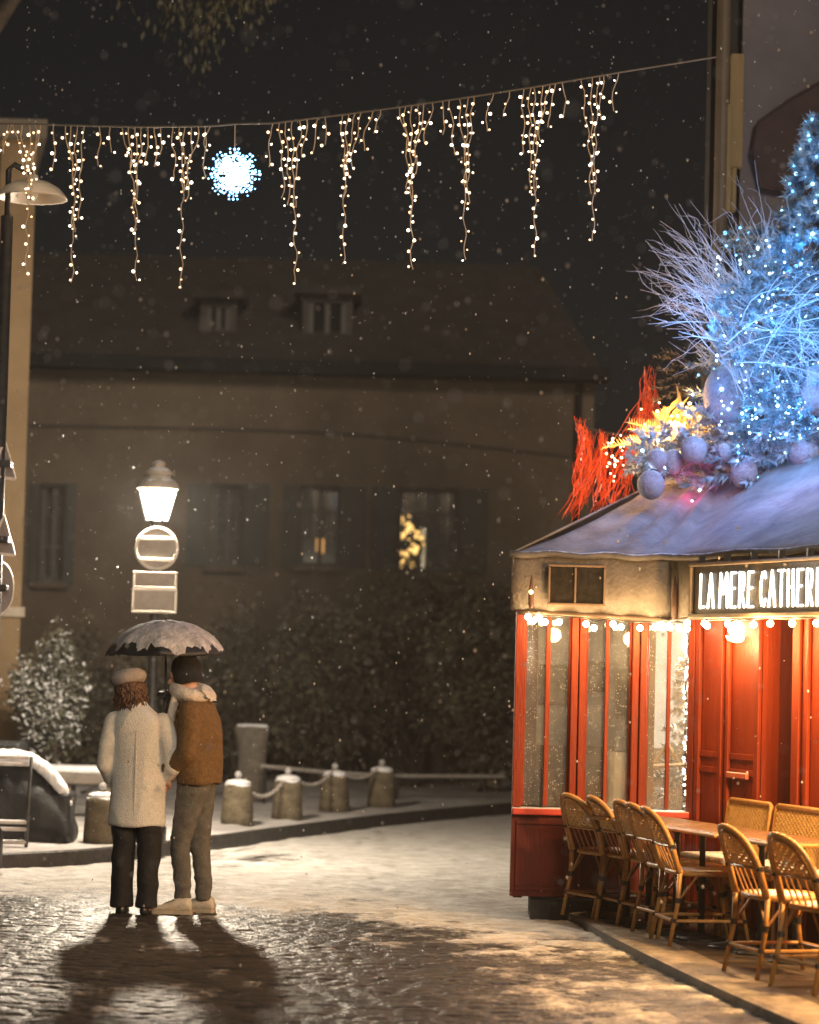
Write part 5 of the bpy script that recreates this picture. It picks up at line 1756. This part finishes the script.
def make_bench(label, s0, s1):
    c = WP((s0 + s1) / 2, .2, TH)
    t = thing('banquette', label, 'banquette', c, 'wicker banquettes by the red wall')
    mb = MB()
    def bf(u, v):
        return WP(s0 + .02 + (s1 - s0 - .04) * u, .085 + .05 * (1 - v), TH + .46 + .34 * v)
    weave(mb, bf, 26, 22, .003, .95)
    a = bf(0, 0); 
    mb.add([bf(0, 0) - NN * .012, bf(1, 0) - NN * .012, bf(1, 1) - NN * .012, bf(0, 1) - NN * .012], [(0, 1, 2, 3)])
    mb.build('backrest', CANE_PALE, t)
    mb = MB(); mb.tube([bf(0, -.1), bf(0, 1), bf(0, 1).lerp(bf(1, 1), .04) + Vector((0, 0, .01)), bf(0, 1).lerp(bf(1, 1), .96) + Vector((0, 0, .01)), bf(1, 1), bf(1, -.1)], .015, 8); mb.build('back_frame', CANE, t, True)
    mb = MB()
    q = WP((s0 + s1) / 2, .27, TH + .42); mb.bbox(q, (s1 - s0 - .02, .38, .05), m=M_u, bev=.015); mb.build('seat', CANE_PALE, t)
    mb = MB(); q = WP((s0 + s1) / 2, .27, TH + .458); mb.bbox(q, (s1 - s0 - .05, .35, .04), m=M_u, bev=.018); o = mb.build('snow_layer', SNOW, t, True)
    for s in (s0 + .04, s1 - .04):
        for ou in (.1, .42):
            mb = MB(); mb.tube([WP(s, ou, TH), WP(s, ou, TH + .4)], .015, 8); mb.build('leg', CANE_DARK, t)
        mb = MB(); mb.tube([WP(s, .1, TH + .42), WP(s, .1, TH + .6)], .013, 8); mb.build('back_post', CANE, t)


make_bench('wicker banquette with a whole square backrest by the red wall', .74, 1.35)
make_bench('wicker banquette whose backrest runs on towards the right edge', 1.385, 2.05)
make_bench('nearest wicker banquette, mostly beyond the right edge', 2.12, 2.7)

# ------------------------------------------------------------------ people
SKIN = mat('skin', (.5, .28, .2), (.58, .34, .25), 9, .5)


def hand(mb, wrist, dir_, palm_n, size, curl=.6, side=1):
    """palm + five fingers; dir_ = along the hand, palm_n = palm normal"""
    d = Vector(dir_).normalized(); n = Vector(palm_n); n = (n - d * n.dot(d)).normalized(); s_ = d.cross(n) * side
    w = Vector(wrist)
    pe = w + d * .08 * size
    mb.capsule(w, w + d * .03, .026 * size, .028 * size)
    for k in (-1.4, -.5, .5, 1.4): mb.capsule(w + d * .02 + s_ * k * .011 * size, pe + s_ * k * .017 * size, .014 * size, .0125 * size, 8)
    for k, L_ in ((-1.5, .068), (-.5, .08), (.5, .074), (1.5, .055)):
        b = pe + s_ * k * .0185 * size
        p = b; a = 0
        for j in range(3):
            a += curl
            q = p + (d * math.cos(a) + n * math.sin(a)) * L_ * size * (.45, .32, .23)[j]
            mb.capsule(p, q, .0098 * size * (1 - .1 * j), .009 * size * (1 - .1 * j), 8); p = q
    b = w + d * .025 - s_ * .024 * size
    q = b + (d * .55 - s_ * .6 + n * .5).normalized() * .036 * size; mb.capsule(b, q, .013 * size, .011 * size, 8)
    mb.capsule(q, q + (d * .8 + n * .6).normalized() * .03 * size, .011 * size, .0085 * size, 8)


def head(mb, c, f=Vector((0, 1, 0)), tilt=0, s=1.0):
    """head with face; c = centre, f = looking direction"""
    f = Vector(f).normalized(); r = f.cross(Vector((0, 0, 1))).normalized(); u = r.cross(f)
    M = Matrix((r, f, u)).transposed()
    c = Vector(c)
    def at(x, y, z): return c + M @ (Vector((x, y, z)) * s)
    mb.ell(at(0, -.01, .02), (.074 * s, .092 * s, .098 * s), 18, 12, M)
    mb.ell(at(0, .02, -.045), (.058 * s, .068 * s, .075 * s), 16, 10, M)
    mb.ell(at(0, .066, -.092), (.026 * s, .02 * s, .02 * s), 10, 6, M)       # chin
    mb.capsule(at(0, .083, .012), at(0, .104, -.028), .009 * s, .014 * s, 8)  # nose
    mb.ell(at(-.012, .095, -.032), .009 * s, 8, 5); mb.ell(at(.012, .095, -.032), .009 * s, 8, 5)
    for x in (-.03, .03):
        mb.ell(at(x, .073, .012), (.015 * s, .011 * s, .009 * s), 10, 6, M)
        mb.capsule(at(x - .018, .077, .032), at(x + .018, .077, .032), .008 * s, .008 * s, 6)
    mb.ell(at(0, .083, -.056), (.025 * s, .011 * s, .006 * s), 10, 6, M); mb.ell(at(0, .081, -.066), (.022 * s, .011 * s, .007 * s), 10, 6, M)
    for x in (-1, 1):
        mb.ell(at(x * .076, -.005, -.005), (.01 * s, .02 * s, .031 * s), 10, 7, M)
    return at


def rotm(rx=0, ry=0, rz=0): return Euler((rx, ry, rz)).to_matrix()


# ---- woman
wp_ = G(134, 913, 0)
wo = thing('person', 'person in a long cream coat and beret, standing beside the umbrella holder', 'person', (0, 0, 0))
mb = MB()
at = head(mb, (-.07, .02, 1.475), (.12, 1, -.08), s=.96)
mb.capsule((-.015, 0, 1.28), (-.06, .01, 1.42), .055, .052)
mb.loft([((0, 0, .78), .15, .1, None), ((0, 0, .95), .13, .09, None), ((0, 0, 1.1), .14, .1, None), ((0, 0, 1.24), .155, .1, None), ((0, 0, 1.31), .09, .06, None)])
for sx in (-1, 1):
    mb.capsule((sx * .15, 0, 1.25), (sx * .225, -.03, 1.03), .05, .042); mb.capsule((sx * .215, -.03, 1.03), (sx * .17, .05, .87), .04, .028)
    mb.capsule((sx * .075, 0, .8), (sx * .085, .01, .45), .08, .055); mb.capsule((sx * .085, .01, .45), (sx * .085, -.01, .08), .055, .04)
    mb.capsule((sx * .085, -.02, .04), (sx * .1, .13, .03), .035, .03)
hand(mb, (.17, .05, .87), (.05, .1, -1), (-1, 0, 0), .92, .5, 1)
hand(mb, (-.17, .05, .87), (0.2, .6, -1), (1, 0, 0), .92, .4, -1)
body = remesh(mb.build('body', SKIN, wo), .0065, 2)
COAT = mat('cream_wool', (.7, .67, .6), (.85, .82, .75), 45, .95, .8, 150)
mb = MB()
mb.loft([((0, .0, .573), .182, .14, None), ((0, 0, .62), .18, .138, None), ((0, 0, .8), .173, .132, None), ((-.003, 0, 1.0), .164, .125, None), ((-.005, -.005, 1.12), .163, .125, None), ((-.008, -.01, 1.2), .17, .122, None), ((-.012, -.012, 1.27), .165, .112, None), ((-.02, -.01, 1.325), .12, .09, None), ((-.03, 0, 1.365), .075, .072, None), ((-.04, .005, 1.39), .06, .06, None)], 28)
for sx in (-1, 1):
    mb.capsule((sx * .155 - .008, -.01, 1.25), (sx * .205, -.035, 1.1), .063, .058, 16)
    mb.capsule((sx * .205, -.035, 1.1), (sx * .222, -.03, .965), .057, .056, 16)
    mb.capsule((sx * .222, -.03, .965), (sx * (.195 if sx < 0 else .168), .05, .885), .054, .045, 16)
coat = remesh(mb.build('coat', COAT, wo), .0095, 4, .011, 4.2, (1.3, 1.3, .5), 2.0)
mb = MB()
mb.tube([(0, -.1415, .585), (0.002, -.139, .78), (0, -.131, 1.0), (0, -.135, 1.2)], .004, 5); mb.build('coat_seam', mat('cream_seam', (.42, .38, .32), (.5, .46, .39), 20, .95), coat)
TRB = mat('black_cloth', (.005, .005, .006), (.013, .013, .015), 18, .85, .3, 60)
mb = MB()
for sx in (-1, 1):
    mb.loft([((sx * .085, -.0, .045), .07, .085, None), ((sx * .085, 0, .15), .064, .076, None), ((sx * .087, .005, .35), .068, .075, None), ((sx * .084, .01, .5), .075, .082, None), ((sx * .078, 0, .64), .085, .09, None), ((sx * .06, 0, .8), .09, .1, None)], 18)
remesh(mb.build('trousers', TRB, wo), .0095, 3, .011, 7, (1, 1, .8))
for sx in (-1, 1):
    mb = MB(); a = sx * .12
    mb.loft([((sx * .085, .04, .0), .045, .125, rotm(rz=-a)), ((sx * .085, .04, .03), .044, .12, rotm(rz=-a)), ((sx * .085, .02, .06), .038, .09, rotm(rz=-a)), ((sx * .085, -.01, .1), .036, .05, None)], 16)
    mb.build('shoe', mat('black_leather', (.012, .012, .012), (.025, .024, .024), 12, .35), wo, True)
HAIR = mat('auburn_hair', (.055, .025, .012), (.15, .072, .034), 30, .5, .6, 80, stretch=(1, 1, .25))
mb = MB(); rng = random.Random(31)
for k in range(210):
    a = rng.uniform(math.pi * .9, math.pi * 2.05)
    r0 = .082
    p0 = Vector((-.07 + math.cos(a) * r0, .005 + math.sin(a) * r0 * 1.1, 1.51))
    fl = rng.uniform(-.02, .025)
    e_ = Vector((-.065 + math.cos(a) * (r0 + fl), .0 + math.sin(a) * (r0 + fl * 1.1), 1.365 + rng.uniform(-.045, .035)))
    pts = []
    for j in range(7):
        t = j / 6; p = p0.lerp(e_, t) + Vector((math.cos(a), math.sin(a), 0)) * .016 * math.sin(t * 9 + k) + Vector((-math.sin(a), math.cos(a), 0)) * .016 * math.sin(t * 8 + k * 1.7)
        pts.append(p)
    mb.tube(pts, [.007, .009, .01, .009, .008, .006, .002], 5)
mb.ell((-.07, -.0, 1.49), (.086, .1, .085), 16, 10)
mb.build('hair', HAIR, wo, True)
mb = MB()
Mb = rotm(R(-10), R(-14), 0)
mb.lathe([(.078, -.03), (.09, -.028), (.108, -.01), (.122, .018), (.117, .042), (.09, .064), (.05, .076), (.012, .078), (.01, .095), (0, .096)], (-.085, .0, 1.52), 28, Mb)
o = mb.build('beret', mat('mauve_grey_felt', (.3, .26, .24), (.38, .33, .31), 20, .95, .4, 90, snow=40, snow_amt=.12), wo, True)
for v in o.data.vertices: v.co += Vector((1, .6, .4)) * .008 * mnoise.noise(v.co * 11)
mb = MB()
mb.loft([((-.035, .0, 1.335), .105, .09, rotm(R(-6), R(3))), ((-.042, .005, 1.385), .085, .08, rotm(R(-6), R(3))), ((-.045, .005, 1.4), .07, .065, None)], 22); mb.build('collar', COAT, coat, True)
wo.location = (wp_.x, wp_.y, 0)
wo.rotation_euler = (0, 0, R(-4))

# ---- man
mpz = G(191, 913, 0)
MR = R(76)
mo = thing('person', 'person in brown wool jacket, dark beanie and pale scarf holding the umbrella', 'person', (0, 0, 0))
mb = MB()
HC = Vector((-.01, .1, 1.565))
at = head(mb, HC, (-.15, 1, -.25))
mb.capsule((0, .02, 1.38), (0, .075, 1.52), .062, .056)
mb.loft([((0, 0, .84), .12, .09, None), ((0, 0, 1.0), .15, .105, None), ((0, .0, 1.2), .175, .115, None), ((0, .005, 1.33), .17, .11, None), ((0, .02, 1.43), .09, .07, None)])
ELN, HNL = Vector((-.215, -.0, 1.06)), Vector((-.15, .15, .93))
mb.capsule((-.165, .01, 1.335), ELN, .055, .046); mb.capsule(ELN, HNL, .045, .032)
ELF, HNR = Vector((.2, .1, 1.1)), Vector((.02, .19, 1.385))
mb.capsule((.165, .01, 1.335), ELF, .055, .046); mb.capsule(ELF, HNR, .045, .032)
for sx in (-1, 1):
    f_ = .05 if sx < 0 else -.045
    mb.capsule((sx * .072, 0, .86), (sx * .08, f_ * .8 + .018, .48), .06, .038); mb.capsule((sx * .08, f_ * .8 + .018, .48), (sx * .076, f_ - .012, .1), .038, .026)
    mb.capsule((sx * .08, f_ - .02, .055), (sx * .09, f_ + .12, .035), .026, .018)
hand(mb, HNL, (.25, .1, -1), (1, 0, 0), 1.0, .5, -1)
body = remesh(mb.build('body', SKIN, mo), .0065, 2)
JACK = mat('brown_wool', (.13, .07, .024), (.225, .128, .045), 40, .95, .8, 130)
mb = MB()
mb.loft([((0, -.03, .855), .18, .135, None), ((0, -.03, .9), .183, .138, None), ((0, -.035, 1.05), .18, .132, None), ((0, -.035, 1.18), .188, .13, None), ((0, -.025, 1.28), .187, .12, None), ((0, -.005, 1.36), .16, .105, None), ((0, .02, 1.42), .11, .085, None), ((0, .04, 1.46), .08, .075, None)], 28)
mb.capsule((-.168, -.01, 1.325), ELN + Vector((.0, -.01, 0)), .072, .066, 16); mb.capsule(ELN + Vector((0, -.01, 0)), HNL + Vector((0, 0, .02)), .065, .052, 16)
mb.capsule((.168, .0, 1.325), ELF, .072, .064, 16); mb.capsule(ELF, HNR + (ELF - HNR).normalized() * .03, .064, .05, 16)
remesh(mb.build('jacket', JACK, mo), .0105, 5, .013, 4.2, (1, 1, .9), 5.0)
TRG = mat('grey_brown_cloth', (.085, .078, .066), (.14, .128, .108), 20, .9, .4, 90)
mb = MB()
for sx in (-1, 1):
    f_ = .05 if sx < 0 else -.045
    mb.loft([((sx * .075, f_ - .015, .085), .04, .05, None), ((sx * .076, f_ - .01, .2), .044, .055, None), ((sx * .08, f_ * .9 + .012, .36), .05, .06, None), ((sx * .082, f_ * .8 + .02, .48), .056, .066, None), ((sx * .082, f_ * .4 + .005, .64), .07, .082, None), ((sx * .07, -.01, .8), .086, .106, None), ((sx * .055, -.015, .92), .085, .11, None)], 18)
remesh(mb.build('trousers', TRG, mo), .0085, 2, .008, 7.5, (1, 1, 1.5), 1.0)
MXZ = Matrix(((1, 0, 0), (0, 0, -1), (0, 1, 0)))


def shoe(parent, x, yh, L_, w_, ht, up, so, yaw):
    M = rotm(rz=yaw); o_ = Vector((x, yh, 0))
    rings = []
    for t, ww, hh in ((0, .55, .62), (.04, .74, .9), (.14, .8, 1), (.28, .8, .98), (.4, .82, .8), (.52, .9, .62), (.66, 1, .5), (.8, .98, .42), (.92, .74, .34), (.985, .4, .26), (1, .12, .16)):
        rings.append((o_ + M @ Vector((0, t * L_, .014 + hh * ht / 2)), ww * w_, hh * ht / 2, M @ MXZ))
    mb = MB(); mb.loft(rings, 18); sh_ = mb.build('shoe', up, parent, True)
    mb = MB()
    pl = [o_ + M @ Vector((ww * w_ * 1.06, t * L_, 0)) for t, ww in ((-.015, .4), (.02, .72), (.15, .84), (.4, .82), (.62, 1), (.8, 1), (.93, .76), (1.02, .3))]
    pl += [o_ + M @ Vector((-ww * w_ * 1.06, t * L_, 0)) for t, ww in ((1.02, .3), (.93, .76), (.8, 1), (.62, 1), (.4, .82), (.15, .84), (.02, .72), (-.015, .4))]
    mb.prism([(p.x, p.y) for p in pl], 0, .026); mb.build('sole', so, sh_)
    mb = MB()
    for k in range(4):
        t = .36 + .07 * k; hh = (.84 - .09 * k) * ht + .018
        mb.tube([o_ + M @ Vector((-w_ * .5, t * L_ + .012, hh - .012)), o_ + M @ Vector((0, t * L_, hh)), o_ + M @ Vector((w_ * .5, t * L_ + .012, hh - .012))], .0045, 5)
    mb.build('lace', mat('grey_lace', (.2, .17, .13), (.28, .24, .19), 9, .8), sh_)


SNK, SOL = mat('white_sneaker', (.42, .36, .27), (.6, .54, .44), 14, .6, .3), mat('pale_rubber', (.3, .25, .18), (.42, .36, .27), 9, .7)
for sx in (-1, 1):
    f_ = .05 if sx < 0 else -.045
    shoe(mo, sx * .088, f_ - .085, .3, .05, .1, SNK, SOL, -sx * .12 + .05)
SCARF = mat('cream_scarf', (.58, .5, .42), (.68, .61, .52), 26, .95, .5, 70)
mb = MB()
for k in range(3):
    pts = []
    for j in range(17):
        a = 2 * math.pi * j / 16 + k * .8
        pts.append(Vector((math.cos(a) * (.1 + .012 * k), .04 + math.sin(a) * (.092 + .01 * k), 1.43 + .03 * k - .012 * k * k + .03 * math.sin(a + .6))))
    mb.tube([p + Vector((0, 0, .015)) for p in pts], .041, 8)
mb.loft([(Vector((-.075, .12, 1.45)), .05, .03, None), (Vector((-.09, .14, 1.36)), .048, .022, None), (Vector((-.1, .155, 1.22)), .045, .02, None)], 12)
mb.loft([(Vector((-.02, -.04, 1.49)), .11, .05, rotm(R(25))), (Vector((-.02, -.085, 1.455)), .12, .042, rotm(R(48))), (Vector((-.02, -.115, 1.405)), .09, .03, rotm(R(62))), (Vector((-.02, -.125, 1.385)), .04, .02, rotm(R(66)))], 18)
remesh(mb.build('scarf', SCARF, mo), .009, 3, .006, 9, (1, 1, 1), 3)
mb = MB()
M_h = rotm(R(-14))
mb.lathe([(.08, -.085), (.095, -.08), (.1, -.03), (.102, .005), (.098, .045), (.08, .085), (.045, .108), (0, .116)], HC + Vector((0, -.022, .03)), 24, M_h)
bn = mb.build('beanie', mat('black_knit', (.01, .01, .011), (.022, .022, .024), 30, .95, .6, 90), mo, True)
mb = MB()
hand(mb, HNR, (-.4, .25, .6), (-.6, .4, -.2), 1.08, 1.15, 1)
mb.capsule(HNR - Vector((-.02, .0, .03)), HNR + Vector((-.015, .01, .02)), .037, .034)
remesh(mb.build('glove', mat('black_leather_glove', (.01, .01, .011), (.022, .022, .023), 14, .5), mo), .006, 1)
mo.location = (mpz.x, mpz.y, 0)
mo.rotation_euler = (0, 0, MR)

# ---- umbrella
Rm = Matrix.Rotation(MR, 3, 'Z')
hw = Rm @ (HNR + Vector((-.035, .03, .055))) + Vector((mpz.x, mpz.y, 0))
ua = P(166, 622, hw.y)
ub = thing('umbrella', 'black umbrella capped with snow, held over the couple', 'umbrella', (hw.x, hw.y, hw.z - .1))
ax = (ua - hw).normalized()
mb = MB(); mb.tube([hw - ax * .12, ua + ax * .03], .0075, 8); mb.build('shaft', IRON, ub)
mb = MB(); mb.tube([hw - ax * .16, hw - ax * .02], .014, 10); mb.build('handle', BIND, ub, True)
zax = ax; xax = Vector((1, 0, 0)); xax = (xax - zax * xax.dot(zax)).normalized(); yax = zax.cross(xax)
MU = Matrix((xax, yax, zax)).transposed()
UR = .405; UHt = .215


def canopy(sc=1.0, lift=0.0, rmax=1.0, ragged=0.0, n=128, m_=16, close=False):
    vs, fs = [], []
    for i in range(m_ + 1):
        for k in range(n):
            a = 2 * math.pi * k / n
            seg = (a / (math.pi / 4)) % 1
            lim = rmax
            if ragged: lim = rmax - ragged * (.5 + mnoise.noise(Vector((math.cos(a) * 2.5, math.sin(a) * 2.5, 4))) * .8 + .5 * mnoise.noise(Vector((math.cos(a) * 9, math.sin(a) * 9, 1))) + .35 * mnoise.noise(Vector((math.cos(a) * 22, math.sin(a) * 22, 7))))
            t = i / m_ * lim
            pul = 1 - (.07 * t * math.sin(math.pi * seg))
            r = UR * math.sin(t * 1.2) / math.sin(1.2) * pul * sc
            z = -UHt * (1 - math.cos(t * 1.2)) / (1 - math.cos(1.2)) + lift * (1 - (i / m_) ** 6)
            z += -.02 * math.sin(math.pi * seg) * t * t * .6
            if lift: z += .007 * mnoise.noise(Vector((r * math.cos(a) * 18, r * math.sin(a) * 18, 0))) * (1 - (i / m_) ** 6)
            vs.append(ua + MU @ Vector((r * math.cos(a), r * math.sin(a), z)))
    for i in range(m_):
        for k in range(n):
            k2 = (k + 1) % n
            fs.append((i * n + k, (i + 1) * n + k, (i + 1) * n + k2, i * n + k2))
    return vs, fs


mb = MB(); mb.add(*canopy()); cp = mb.build('canopy', mat('black_nylon', (.012, .012, .014), (.022, .022, .025), 8, .5), ub, True)
cp.modifiers.new('t', 'SOLIDIFY').thickness = .003
mb = MB(); mb.add(*canopy(1.0, .014, .985, .2)); sn_ = mb.build('snow_layer', mat('umbrella_snow', (.3, .285, .29), (.6, .58, .59), 16, .8, .7, 40), ub, True)
mb = MB()
for k in range(8):
    a = k * math.pi / 4
    pts = [ua + MU @ Vector((UR * math.sin(t * 1.2) / math.sin(1.2) * .985 * math.cos(a), UR * math.sin(t * 1.2) / math.sin(1.2) * .985 * math.sin(a), -UHt * (1 - math.cos(t * 1.2)) / (1 - math.cos(1.2)) - .008)) for t in [j / 8 for j in range(9)]]
    mb.tube(pts, .0035, 5); mb.ell(pts[-1], .008, 6, 4)
mb.build('rib', IRON, ub)

# ------------------------------------------------------------------ falling snow
def flakes():
    rg = np.random.default_rng(77)
    n = 6000
    Y = 5 + 29 * rg.random(n) ** .8
    px = rg.uniform(-60, 880, n); py = rg.uniform(-40, 1000, n)
    X = (px - 409.5) / FPX * Y; Z = 1.7 + (661 - py) / FPX * Y
    X += rg.normal(0, .4, n)
    ok = (Z > .1) & (Z < 9)
    X, Y, Z = X[ok], Y[ok], Z[ok]
    n = len(X)
    r = (.0022 + .0055 * rg.random(n) ** 2.6)
    base = np.array([(1, 0, 0), (-1, 0, 0), (0, 1, 0), (0, -1, 0), (0, 0, 1.5), (0, 0, -1.5)], float)
    fc = np.array([(0, 2, 4), (2, 1, 4), (1, 3, 4), (3, 0, 4), (2, 0, 5), (1, 2, 5), (3, 1, 5), (0, 3, 5)])
    co = (base[None] * r[:, None, None] + np.stack([X, Y, Z], -1)[:, None]).reshape(-1, 3)
    f = (fc[None] + (np.arange(n) * 6)[:, None, None]).reshape(-1, 3)
    me = bpy.data.meshes.new('falling_snow')
    me.vertices.add(len(co)); me.vertices.foreach_set('co', co.ravel())
    me.loops.add(f.size); me.loops.foreach_set('vertex_index', f.ravel())
    me.polygons.add(len(f)); me.polygons.foreach_set('loop_start', np.arange(0, f.size, 3))
    me.update(); me.validate()
    m = bpy.data.materials.new('snowflake'); m.use_nodes = True
    t = m.node_tree; b = t.nodes['Principled BSDF']
    b.inputs['Base Color'].default_value = (.6, .6, .61, 1); b.inputs['Roughness'].default_value = .8
    tl = t.nodes.new('ShaderNodeBsdfTranslucent'); tl.inputs[0].default_value = (.6, .6, .61, 1)
    mx = t.nodes.new('ShaderNodeMixShader'); mx.inputs[0].default_value = .5
    t.links.new(b.outputs[0], mx.inputs[1]); t.links.new(tl.outputs[0], mx.inputs[2]); t.links.new(mx.outputs[0], t.nodes['Material Output'].inputs[0])
    me.materials.append(m)
    o = bpy.data.objects.new('falling_snow', me); COL.objects.link(o)
    tag(o, 'countless small snowflakes drifting down through the lamp light', 'snow', kind='stuff')


flakes()

hz_ = MB(); hz_.box((0, 19, 6.5), (26, 62, 15.6))
hm = bpy.data.materials.new('haze'); hm.use_nodes = True
_n = hm.node_tree.nodes; _n.remove(_n['Principled BSDF'])
pv_ = _n.new('ShaderNodeVolumePrincipled'); pv_.inputs['Color'].default_value = (.9, .88, .85, 1)
pv_.inputs['Density'].default_value = HAZE; pv_.inputs['Anisotropy'].default_value = .35
hm.node_tree.links.new(pv_.outputs[0], _n['Material Output'].inputs['Volume'])
tag(hz_.build('haze', hm, world=False), kind='stuff')
